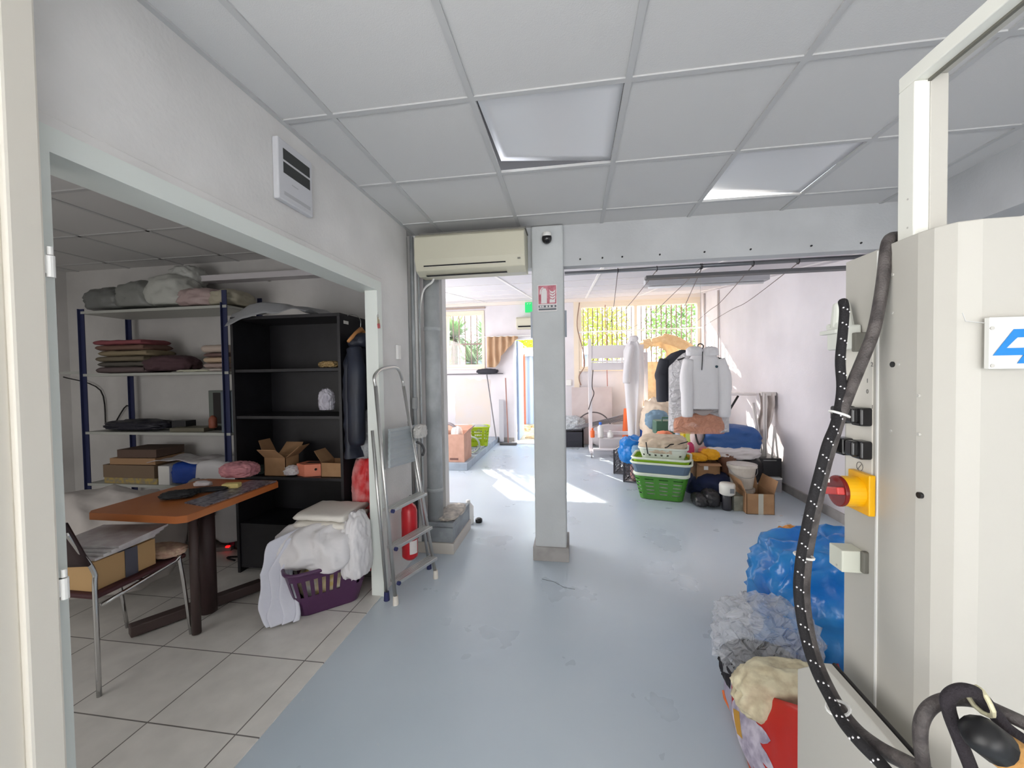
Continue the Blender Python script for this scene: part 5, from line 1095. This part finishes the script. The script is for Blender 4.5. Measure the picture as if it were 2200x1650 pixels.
MB().tube([wick(u/20, 0.02) for u in range(21)]+[], .03, 8).build('back_rim', M_wick, wk, smooth=True)
MB().tube([V(cxw-.1, 7.30, ztop-.06), V(cxw+.1, 7.28, ztop-.02), V(cxw+.35, 7.28, ztop-.10), V(cxw+.62, 7.30, ztop-.30), V(cxw+.78, 7.32, ztop-.55)], [.05, .09, .09, .07, .05], 12, smooth=6).build('arm_roll', M_wick, wk, smooth=True)
MB().lathe([(.26, .004), (.24, .25), (.30, zbot)], (cxw, 7.55, 0), 24).build('woven_base', M_wick, wk, smooth=True)
# pale board and white tubs behind the rack
one(MB().bx(W(1228, 840, Y=7.9).x, W(1315, 840, Y=7.9).x, 7.90, 7.96, .004, W(1270, 832, Y=7.9).z), 'pale_board', mat('pale_pinkish_board', (214, 202, 200), .6, var=(3, (204, 190, 188))), 'large pale pinkish board leaning against the far wall behind the rack', 'board', bevel=.004)
one(MB().tube([V(W(1275, 900, Y=7.7).x+.33*math.cos(i*PI/10), 7.72, .32+.33*math.sin(i*PI/10)) for i in range(11)], .012, 8, smooth=3), 'bent_hoop', mat('dark_hoop', (90, 84, 84), .5), 'dark bent hoop standing in front of the pale board', 'hoop', smooth=True)
crumple('rolled_mattress', (.78, 7.55, .22), (.9, .4, .42), 123, mat('dull_white_roll', (190, 184, 186), .7), 'dull white roll of padding lying behind the white rack', 'roll', amp=.2, sub=4)
for k in range(5):
    a, b = W(1235+6*k, 935-3*k, Y=7.35), W(1345, 890+3*k, Y=7.35); a.z = max(a.z, .42); b.z = max(b.z, .5)
    one(MB().cyl(a, b, .009, n=8), 'thin_metal_tube', mat('thin_tube_grey', (140, 136, 138), .4, .5), 'thin grey tube slanting over the padding roll behind the rack', 'tube', group='thin tubes behind the rack')
def bottle(name, c, r, h, m, capm, label, cat='bottle'):
    t = thing(name, c, label, cat); c = Vector(c)
    MB().lathe([(r*.9, 0), (r, .01), (r, h*.68), (r*.4, h*.82), (r*.4, h*.86)], c, 18).build('bottle_body', m, t, smooth=True)
    MB().lathe([(r*.5, h*.84), (r*.5, h), (r*.3, h*1.005)], c, 14).build('cap', capm, t, smooth=True)
zl = .30
one(MB().bx(.42, .98, 6.78, 7.0, .12, .30), 'storage_box', mat('pale_grey_storage', (196, 192, 194), .5), 'low pale grey box on the rack base carrying bottles', 'box', bevel=.01)
bottle('white_bottle', (W(1290, 925, Y=6.9).x, 6.9, zl), .05, .26, M_white, mat('blue_cap', (60, 120, 220), .4), 'white bottle with a blue cap at the rack')
bottle('orange_bottle', (W(1273, 925, Y=6.9).x, 6.9, zl), .035, .16, mat('orange_plastic', (240, 110, 50), .4), mat('orange_plastic', (240, 110, 50), .4), 'small orange bottle beside the left post of the rack')
bottle('white_jar', (W(1311, 925, Y=6.9).x, 6.9, zl), .05, .12, M_white, M_white, 'short white jar right of the blue capped bottle')
cn = thing('orange_cone', (.98, 7.25, 0), 'orange plastic cone shape behind the white coat', 'cone')
MB().lathe([(.16, .0), (.16, .02), (.09, .03), (.05, .75), (.04, .76)], (.93, 7.3, 0), 20).build('cone_body', MATS['orange_plastic'], cn, smooth=True)

# ---------------- the heap right of the rack ----------------
def P_(u, v, Y): return W(u, v, Y=Y)
def lump(name, u0, v0, u1, v1, Y, dep, seed, m, label, cat, amp=.22, **k):
    a, b = P_(u0, v0, Y), P_(u1, v1, Y); zb_3, zt3 = min(a.z, b.z), max(a.z, b.z)
    return crumple(name, ((a.x+b.x)/2, Y+dep*.25, (zb_3+zt3)/2), (abs(b.x-a.x), dep, (zt3-zb_3)), seed, m, label, cat, amp=amp, sub=4, **k)
M_bluecloth = mat('royal_blue_cloth', (20, 80, 176), .6); M_peach = mat('cream_peach_cloth', (240, 222, 200), .8, bump=(20, .4), sss=.1)
lump('blue_garment', 1370, 885, 1402, 962, 6.9, .35, 130, M_bluecloth, 'royal blue garment heaped right of the white coat', 'garment')
lump('cream_laundry_sack', 1384, 862, 1450, 960, 6.5, .6, 131, M_peach, 'big cream laundry sack behind the green tub and the hanging jackets', 'sack', amp=.35)
lump('denim_garment', 1390, 884, 1435, 922, 6.15, .2, 132, mat('light_denim', (130, 158, 178), .8), 'light denim garment lying on the cream laundry sack', 'garment', amp=.35, flat=False)
one(MB().bx(P_(1370, 930, 6.0).x, P_(1455, 930, 6.0).x, 5.95, 6.5, .30, .335), 'low_shelf_board', mat('pale_board_2', (222, 206, 196), .6), 'low pale board carrying the green tub and cartons', 'board', bevel=.003)
for x in (P_(1372, 930, 6.0).x, P_(1452, 930, 6.0).x-.02): pass
one(MB().bx(P_(1372, 930, 6.0).x+.02, P_(1450, 930, 6.0).x, 6.0, 6.45, 0, .30), 'dark_blue_tub', mat('dark_teal_tub', (28, 50, 84), .5), 'dark blue tub under the low pale board', 'tub', bevel=.01)
gc = thing('green_carton', (P_(1405, 925, 5.98).x, 6.1, .335), 'flat white carton with a green end on the low pale board', 'box')
a, b = P_(1392, 925, 5.98), P_(1412, 925, 5.98); c = P_(1424, 925, 5.98)
MB().bx(a.x, b.x, 5.98, 6.2, .335, .43).build('carton', M_cream, gc, bevel=.003); MB().bx(b.x, c.x, 5.98, 6.2, .335, .43).build('green_end', mat('spring_green', (140, 214, 70), .5), gc, bevel=.003)
tg = thing('green_toolbox', (P_(1430, 925, 5.6).x, 5.7, .3), 'dark green plastic case with a handle behind the basket stack', 'case')
a, b = P_(1409, 935, 5.6), P_(1456, 905, 5.6)
MB().bx(a.x, b.x, 5.6, 5.85, a.z, b.z).build('case_body', mat('sage_green_plastic', (72, 110, 88), .45), tg, bevel=.02, seg=3)
MB().tube([V(a.x+.08, 5.6, b.z-.02), V(a.x+.08, 5.58, b.z+.05), V(a.x+.25, 5.58, b.z+.05), V(a.x+.25, 5.6, b.z-.02)], .012, 8).build('handle', MATS['sage_green_plastic'], tg)
MB().bx(a.x+.02, b.x-.02, 5.7, 5.8, 0, a.z).build('stand', mat('dark_stand', (60, 62, 66), .6), tg)
# yellow jerrycan and bottles
bottle('yellow_container', (P_(1474, 940, 5.3).x, 5.3, .42), .075, .36, mat('bright_yellow_translucent', (255, 226, 40), .3, sss=.5), mat('yellow_cap', (240, 200, 40), .4), 'bright yellow plastic container glowing in the sun under the hanging jackets', 'container')
bottle('grey_bottle', (P_(1461, 940, 5.35).x, 5.35, .42), .06, .30, mat('grey_blue_bottle', (160, 174, 190), .3), M_white, 'grey blue bottle left of the yellow container')
one(MB().bx(P_(1452, 950, 5.2).x, P_(1498, 950, 5.2).x, 5.2, 5.5, 0, .42), 'carton_stack', M_card, 'brown carton under the yellow container', 'box', bevel=.004)
lump('olive_cloth', 1478, 925, 1492, 985, 5.1, .25, 135, mat('olive_green_cloth', (160, 170, 80), .7), 'olive green cloth strip beside the pale pink tote bag', 'cloth')
# tote bag
tt = thing('tote_bag', (1.35, 5.0, .3), 'pale pink tote bag with black handles under the hanging jackets', 'bag')
a, b = P_(1486, 1000, 5.0), P_(1524, 925, 5.0)
MB().blob(((a.x+b.x)/2, 5.08, (a.z+b.z)/2), (b.x-a.x, .22, b.z-a.z+.05), seed=136, amp=.1, pw=4).build('bag_body', mat('pale_pink_canvas', (232, 214, 212), .8, sss=.1), tt, smooth=True)
MB().tube([P_(1494, 930, 4.94), P_(1497, 945, 4.93), P_(1503, 955, 4.92), P_(1510, 945, 4.93), P_(1513, 928, 4.94)], .010, 6, smooth=5).build('handle', M_black, tt)
MB().box(((a.x+b.x)/2, 5.08, a.z/2), (b.x-a.x-.03, .2, a.z)).build('base', mat('pale_pink_canvas', (232, 214, 212), .8), tt, bevel=.02)
# milk crates with red bottles and blue bag on top
q = W(1345, 1040, Z=0)
mc = crate('milk_crate', (q.x+.20, q.y+.20, 0), .33, .33, .33, mat('dark_grey_crate', (84, 84, 90), .45), 'dark lattice crate with red topped bottles left of the green baskets', rz=-.35, lattice=True)
crate('milk_crate', (q.x+.12, q.y+.62, 0), .33, .33, .33, mat('dark_grey_crate', (84, 84, 90), .45), 'second dark lattice crate half hidden behind the crate of red topped bottles', rz=-.35, lattice=True)
r = random.Random(3); redb = None
for k in range(6):
    c = V(q.x+.12+.08*(k % 3), q.y+.14+.12*(k//3), .012)
    if redb is None:
        redb = thing('red_top_bottle', c, 'clear bottle with a red top standing in the dark lattice crate', 'bottle', group='bottles in the lattice crate')
        MB().lathe([(.032, 0), (.034, .01), (.034, .18), (.014, .23), (.014, .25)], c, 12).build('bottle_body', mat('pinkish_bottle', (196, 150, 146), .3), redb, smooth=True)
        MB().lathe([(.018, .24), (.018, .275), (.01, .28)], c, 10).build('cap', mat('bright_red_cap', (214, 44, 36), .4), redb, smooth=True)
    else:
        n = redb.copy(); C.objects.link(n); n.location = c; n['group'] = redb['group']
        for ch_ in list(redb.children):
            x_ = ch_.copy(); C.objects.link(x_); x_.parent = n
lump('blue_carrier_bag', 1335, 943, 1388, 1003, 5.15, .42, 137, mat('cyan_blue_film', (24, 140, 226), .25, bump=(14, .8), sss=.3), 'bright blue plastic bag slumped on the lattice crates', 'bag', amp=.4)
lump('grey_blue_cloth', 1358, 958, 1384, 980, 4.98, .16, 138, mat('dusty_blue_cloth', (120, 156, 186), .8), 'dusty blue cloth bulging out of the blue plastic bag', 'cloth', flat=False)
# stack of green / white baskets
gx = (W(1378, 1030, Y=4.4).x+W(1490, 1030, Y=4.4).x)/2; gy = 4.66; rzb = -.28
M_green = mat('grass_green_plastic', (70, 134, 44), .4); M_rim = mat('white_rim_plastic', (220, 228, 210), .45); M_lime = mat('yellow_green_plastic', (150, 194, 40), .4, sss=.15); M_slate = mat('slate_blue_plastic', (96, 116, 136), .3)
b1 = thing('green_laundry_basket', (gx, gy, .004), 'grass green slotted laundry basket at the bottom of the basket stack', 'basket')
tub(b1, (gx, gy, .004), .44, .34, .56, .42, .27, M_green, rz=rzb, nu=96, nv=20, hole=lambda i, j: 4 <= j <= 16 and j % 3 == 1 and i % 8 < 5, rim=.014, rimm=M_rim)
tub(b1, (gx, gy, .03), .40, .30, .51, .37, .20, mat('white_inner_tub', (226, 230, 222), .5), rz=rzb, name='inner_tub')
def tub_simple(name, z, h, wb, db, wt, dt, m, rimm, label):
    t = thing(name, (gx, gy, z), label, 'basket', None)
    tub(t, (gx, gy, z), wb, db, wt, dt, h, m, rz=rzb, rim=.013, rimm=rimm, name='tub_shell'); return t
tub_simple('slate_laundry_tub', .285, .12, .54, .41, .62, .47, M_slate, M_rim, 'slate blue plastic tub nested above the green slotted basket')
tub_simple('slate_laundry_tub', .215, .07, .50, .38, .56, .43, mat('deep_green_plastic', (58, 108, 52), .4), M_rim, 'deep green tub rim between the slotted basket and the slate blue tub')
tub_simple('lime_laundry_tub', .405, .05, .56, .43, .60, .46, M_lime, M_rim, 'lime green tub nested above the slate blue tub')
slot_basket('white_laundry_basket', (gx+.02, gy, .40), .40, .30, .50, .38, .16, mat('off_white_plastic', (222, 228, 216), .4), 'white slotted basket on top of the basket stack, under the beige bag', rzb, rows=(9, 11), pitch=3)
bb = thing('beige_bag', (gx+.02, gy, .50), 'beige canvas bag with black trim lying in the topmost basket', 'bag')
MB().blob((gx+.01, gy, .585), (.48, .36, .21), seed=139, amp=.14, pw=3.6, sub=5, rz=rzb).build('bag_body', mat('beige_canvas', (214, 196, 172), .75, var=(14, (200, 182, 158)), bump=(20, .4)), bb, smooth=True)
for (ua, va, ub, vb) in ((1388, 950, 1392, 975), (1428, 962, 1440, 955), (1440, 955, 1478, 949)):
    MB().tube([P_(ua, va, gy-.20), P_((ua+ub)/2, (va+vb)/2+2, gy-.205), P_(ub, vb, gy-.20)], .006, 6).build('black_trim', M_black, bb)
lump('orange_towel', 1412, 928, 1447, 952, 4.75, .2, 140, mat('coral_orange_cloth', (240, 140, 100), .7), 'coral orange rolled cloth on the beige bag', 'cloth', amp=.25)
# hanging jackets
jx0, jx1 = W(1441, 800, Y=4.0).x, W(1568, 800, Y=4.0).x; jc = (jx0+jx1)/2; zt4 = W(1505, 752, Y=4.0).z; zb4 = W(1505, 928, Y=4.0).z
hk = W(1505, 745, Y=4.0)
cdn = one(MB().cyl((hk.x, 4.0, hk.z+.02), (hk.x, 4.0, ZR(4.0)), .0015, n=6), 'hanging_line', mat('thin_clear_line', (190, 186, 184), .4), 'thin line from the ceiling holding the hanger of the covered jacket', 'line')
hg2 = thing('black_hanger', (hk.x, 4.0, zt4-.1), 'black hanger hook above the plastic covered white jacket', 'hanger')
MB().tube([hk+V(-.025, 0, .0), hk+V(-.02, 0, .02), hk+V(0, 0, .028), hk+V(.022, 0, .015), hk+V(.022, 0, -.01), hk+V(.0, 0, -.04)], .005, 8, smooth=5).build('hook', M_rubber, hg2, smooth=True)
MB().tube([V(jc-.2, 4.0, zt4-.09), V(jc, 4.0, zt4-.03), V(jc+.2, 4.0, zt4-.09)], .008, 8).build('shoulder_bar', M_rubber, hg2, smooth=True)
def garment(name, cx, y, zt, zb, w, th, label, m, sleeve=None, flare=.0, seedk=0, folds=.01, cat='jacket', sl=.36):
    t = thing(name, (cx, y, zb), label, cat)
    def f(u, v):
        a = u*2*PI; ww = w/2*(.24+.76*min(1, v/.16)**.55)*(1+flare*v); tt_ = th/2*(.6+.4*min(1, v/.15))
        return V(cx+ww*math.copysign(abs(math.cos(a))**.8, math.cos(a)), y+tt_*math.sin(a)+folds*noise.noise(V(u*12, v*2.5, seedk)), zt-(zt-zb)*v-.05*abs(math.cos(a))**2*(1-v)*min(1, v*8+.2)+folds*noise.noise(V(u*5, v*2, 3)))
    mb = MB().grid(f, 56, 40, closeu=True); mb.build('body', m, t, smooth=True, solid=.003)
    if sleeve:
        for s in (-1, 1):
            MB().tube([V(cx+s*w*.40, y, zt-.10), V(cx+s*(w*.5), y-.035, zt-.24), V(cx+s*(w*.50), y-.05, zt-sl), V(cx+s*(w*.49), y-.05, zt-sl-.22)], [.055, .058, .052, .045], 14, smooth=5).build('sleeve', m, t, smooth=True)
    return t
M_wjack = mat('white_quilted_cloth', (232, 230, 232), .7, bump=(40, .3))
wj = garment('white_jacket', jc+.02, 3.95, zt4, zt4-.55, .33, .11, 'white zip jacket with long sleeves hanging under clear film', M_wjack, sleeve=True, folds=.012, sl=.40)
MB().tube([V(jc-.01, 3.885, zt4-.02), V(jc-.015, 3.878, zt4-.10), V(jc-.02, 3.878, zt4-.19)], .004, 6).build('black_zip', M_black, wj)
MB().blob((jc+.11, 3.885, zt4-.16), (.022, .008, .02), seed=2, amp=.6, sub=2, flat=False).build('chest_emblem', mat('dark_teal_thread', (40, 70, 80), .6), wj)
MB().blob((jc-.07, 3.93, zt4-.02), (.14, .10, .10), seed=5, amp=.2).blob((jc+.07, 3.93, zt4-.025), (.13, .10, .10), seed=6, amp=.2).build('collar', M_wjack, wj, smooth=True)
MB().grid(lambda u, v: V(jc-.10+.20*u, 3.92-.02*math.sin(PI*u), zt4-.545-.05*v*math.sin(PI*u)-.015), 10, 3).build('grey_lining', mat('grey_lining', (170, 160, 158), .7), wj, smooth=True, solid=.003)
gcov = garment('garment_cover', jc, 4.06, zt4+.01, zb4, jx1-jx0, .20, 'translucent white garment cover whose hem glows orange, around the white jacket', film('translucent_cover', (244, 242, 244), .6, .4), flare=.04, folds=.015, cat='garment cover')
garment('coral_garment', jc-.01, 4.02, zb4+.20, zb4-.012, .46, .14, 'coral garment showing through the lower part of the garment cover', film('coral_film', (255, 178, 140), .45, .6), folds=.01, cat='garment')
garment('dark_jacket', W(1470, 800, Y=4.22).x, 4.28, W(1470, 752, Y=4.25).z, W(1470, 862, Y=4.25).z, .44, .10, 'dark charcoal jacket hanging behind the white covered jacket', mat('charcoal_wool', (58, 60, 68), .8), sleeve=True, folds=.01, sl=.30)
# ironing board behind and stool frames
ib = thing('ironing_board', (2.1, 5.6, 0), 'white ironing board with a black leg standing by the right wall', 'ironing board')
a, b = P_(1540, 845, 5.7), P_(1628, 845, 5.5); zi = a.z
MB().prism([V(a.x-.1, 5.55, zi-.02), V(b.x-.04, 5.42, zi-.02), V(b.x, 5.55, zi-.02), V(b.x-.03, 5.72, zi-.02), V(a.x-.1, 5.85, zi-.02)], (0, 0, .03)).build('board', mat('white_board_cover', (236, 228, 226), .6), ib, bevel=.006)
MB().tube([V(P_(1586, 850, 5.6).x, 5.6, zi-.03), V(P_(1568, 880, 5.6).x, 5.6, P_(1568, 880, 5.6).z), V(P_(1520, 990, 5.6).x, 5.6, .02)], .014, 8).build('leg', M_black, ib)
MB().tube([V(P_(1555, 850, 5.65).x, 5.66, zi-.03), V(2.2, 5.66, .02)], .012, 8).build('leg', mat('white_tube', (230, 226, 224), .4), ib)
# black crate with white folded parasol frames and cloth
q = P_(1655, 1005, 5.0)
bcx = thing('dark_box_crate', (q.x, 5.15, .34), 'black box crate against the right wall full of white folding poles', 'crate')
a, b = P_(1628, 1028, 5.0), P_(1680, 985, 5.0)
MB().bx(a.x, b.x-.0, 5.0, 5.36, a.z, b.z).build('crate_shell', mat('near_black_crate', (30, 30, 33), .45), bcx, bevel=.008)
MB().bx(a.x+.06, a.x+.20, 4.997, 5.0, b.z-.03, b.z-.02).build('label_strip', mat('grey_strip', (150, 150, 150), .5), bcx)
M_pole = mat('white_pole', (226, 220, 216), .45)
pls = [(1617, 865, 1634, 985), (1620, 865, 1640, 987), (1641, 845, 1641, 987), (1646, 845, 1645, 988), (1664, 915, 1658, 985), (1664, 915, 1672, 985)]
for k, (ua, va, ub, vb) in enumerate(pls):
    one(MB().cyl(P_(ua, va, 5.12), P_(ub, vb+4, 5.10), .011, n=10), 'folding_pole', M_pole, 'white pole standing in the black box crate, %s from the left' % names[k], 'pole', group='white poles in the black crate', smooth=True)
fb = thing('folded_fabric_chair', (q.x, 5.25, .8), 'dirty white folded canvas hanging among the white poles', 'canvas')
a, b = P_(1632, 955, 5.2), P_(1668, 845, 5.2)
MB().grid(lambda u, v: V(a.x+(b.x-a.x)*u*(1-.35*v)+.02*math.sin(v*5), 5.22+.035*math.sin(u*14)+.02*noise.noise(V(u*3, v*4, 1)), b.z-(b.z-a.z)*v*(.75+.25*math.sin(PI*u))), 24, 24).build('canvas_body', mat('dirty_white_canvas', (222, 212, 206), .8, var=(5, (190, 178, 172))), fb, smooth=True, solid=.01)
MB().bx(a.x+.02, b.x, 5.2, 5.26, b.z-.03, b.z+.015).build('top_bar', M_pole, fb, bevel=.004)
fb.name = 'folded_canvas'; ORG['folded_canvas'] = V(q.x, 5.25, .8)
# low white cabinet / shelf under crate
lc = thing('low_white_cabinet', (2.0, 5.2, 0), 'low grey cabinet with a white top edge under the black crate at the right wall', 'cabinet')
a, b = P_(1600, 1030, 4.95), P_(1680, 1028, 4.95); zc = P_(1640, 1026, 4.95).z
MB().bx(a.x-.25, min(b.x, 2.38), 4.95, 5.45, .0, zc-.02).build('carcass', mat('grey_cabinet', (168, 164, 166), .6), lc); MB().bx(a.x-.25, min(b.x, 2.385), 4.94, 5.45, zc-.02, zc).build('top', M_white, lc, bevel=.002)
# big blue bag lying, white towels, black sack, brown wicker/box
bg_ = P_(1575, 945, 5.05)
lump('blue_holdall', 1516, 917, 1632, 973, 4.95, .42, 145, mat('denim_blue_nylon', (36, 84, 148), .5, bump=(10, .7)), 'long blue holdall lying on the white towels', 'bag', amp=.18, pw=4)
lump('white_towel_heap', 1515, 955, 1632, 990, 4.9, .45, 146, mat('white_grey_towel', (222, 216, 216), .85), 'white towels flattened under the blue holdall', 'towel', amp=.3)
lump('black_sack', 1555, 975, 1640, 1045, 4.95, .42, 147, mat('black_sack_film', (24, 22, 24), .5), 'black sack under the white towels', 'sack')
lump('brown_fur', 1545, 975, 1583, 1030, 4.8, .3, 148, mat('brown_plush', (120, 84, 66), .95, bump=(80, .8)), 'brown plush bundle right of the cardboard box with yellow cloth', 'cloth')
# navy heap, cardboard box on it with yellow cloth
lump('navy_cloth_heap', 1488, 1020, 1588, 1085, 4.65, .6, 149, mat('navy_cloth', (30, 42, 78), .75), 'heap of navy cloth on the floor between baskets and bucket', 'clothes', amp=.3)
zz = .26; a, b = P_(1497, 1035, 4.65), P_(1549, 1035, 4.65)
cbox('cardboard_box', ((a.x+b.x)/2, 4.82, a.z), (b.x-a.x, .30, .20), 'cardboard box with yellow cloth on top, lying on the navy heap', flaps=((1, -1),), fl=.6, ang=-.3)
one(MB().bx(a.x+.08, a.x+.125, 4.665, 4.668, a.z+.13, a.z+.18), 'shipping_label', M_white, 'small white shipping label on the box with yellow cloth', 'label')
lump('yellow_cloth', 1482, 976, 1520, 992, 4.72, .18, 150, mat('golden_yellow_cloth', (255, 190, 40), .7, sss=.2), 'golden yellow cloth over the left edge of the cardboard box', 'cloth', amp=.4)  # one even golden yellow for both cloths
lump('yellow_cloth', 1512, 968, 1545, 990, 4.75, .2, 151, mat('golden_yellow_cloth', (255, 190, 40), .7), 'golden yellow cloth over the right edge of the cardboard box', 'cloth', amp=.5)
lump('coral_shirt', 1505, 962, 1546, 984, 4.9, .25, 152, mat('coral_pink_cloth', (236, 150, 140), .8), 'coral pink garment behind the yellow cloths', 'garment', amp=.3)
# shoes and pot
for k, (u0, v0, u1, v1, lab) in enumerate(((1490, 1055, 1520, 1078, 'flat black shoe at the left end of the navy heap'), (1512, 1055, 1545, 1094, 'black shoe with a pale inside in front of the navy heap'))):
    s_ = thing('black_shoe', P_((u0+u1)/2, v1, 4.4-.03*k), lab, 'shoe'); aa, bb2 = P_(u0, v1, 4.35), P_(u1, v0, 4.35)
    cxs, zs_ = (aa.x+bb2.x)/2, 0
    hgt = max(.09, bb2.z-max(aa.z, 0))
    MB().blob((cxs, 4.38, .008+hgt*.45), (bb2.x-aa.x, .24, hgt), seed=160+k, amp=.2, pw=3).build('upper', mat('black_leather', (36, 35, 38), .35), s_, smooth=True)
    MB().blob((cxs, 4.36, .01+hgt*.8), ((bb2.x-aa.x)*.5, .12, hgt*.35), seed=162+k, amp=.1, pw=3).build('lining', mat('shoe_lining', (150, 150, 156) if k else (30, 30, 32), .8), s_, smooth=True)
one(MB().box((P_(1588, 1090, 4.3).x, 4.32, .075), (.16, .16, .15), rz=.1), 'grey_block', mat('greenish_grey_block', (150, 150, 136), .8, var=(20, (130, 130, 118))), 'greenish grey block left of the open cardboard box', 'block', bevel=.004)
one(MB().lathe([(.04, 0), (.045, .01), (.045, .14), (.04, .15)], (P_(1563, 1090, 4.25).x, 4.27, 0), 16), 'black_tin', mat('black_tin', (46, 46, 52), .4), 'black tin left of the greenish grey block', 'tin', smooth=True)
pj = thing('white_pitcher', (P_(1564, 1062, 4.25).x, 4.3, .15), 'white plastic pot with a grey emblem sitting on the black tin', 'pot')
c = V(P_(1564, 1062, 4.25).x, 4.27, .15); MB().lathe([(.05, 0), (.072, .015), (.075, .10), (.068, .12)], c, 20).build('pot_body', mat('cream_white_pot', (226, 224, 216), .4), pj, smooth=True)
MB().box(c+V(.02, -.074, .06), (.04, .004, .045)).build('emblem', mat('grey_emblem', (120, 122, 124), .5), pj)
# buckets and open box
bucket('white_bucket_upper', (P_(1598, 1040, 4.45).x, 4.5, P_(1598, 1047, 4.5).z), .10, .135, .25, mat('dirty_white_pail', (218, 212, 202), .5, var=(8, (204, 196, 184))), 'white bucket sitting on another bucket behind the open cardboard box').name = 'stained_bucket'
bucket('white_bucket_lower', (P_(1598, 1040, 4.45).x-.0, 4.5, 0), .10, .115, P_(1598, 1047, 4.5).z-.003, mat('dirty_white_pail', (218, 212, 202), .5), 'lower white bucket carrying the stained bucket', handle=False).name = 'support_bucket'
a, b = W(1612, 1108, Z=0), W(1663, 1108, Z=0)
cbox('open_cardboard_box', ((a.x+b.x)/2, 4.34, 0), (b.x-a.x+.03, .36, .20), 'open brown cardboard box with tape on its front, nearest on the floor', flaps=((1, 1), (0, 1), (0, -1)), fl=1.0, ang=1.15, tape=(.0, .0))
q = W(1678, 1108, Z=0); one(MB().box(q+V(0, 0, .002), (.03, .02, .003), rz=.4), 'paper_scrap', M_paper, 'tiny white paper scrap on the floor right of the open box', 'paper')
lump('red_pink_item', 1476, 952, 1492, 985, 4.9, .1, 166, mat('magenta_print', (200, 60, 110), .6), 'small magenta printed pouch right of the beige bag', 'pouch')
q = W(1465, 1000, Y=4.7)
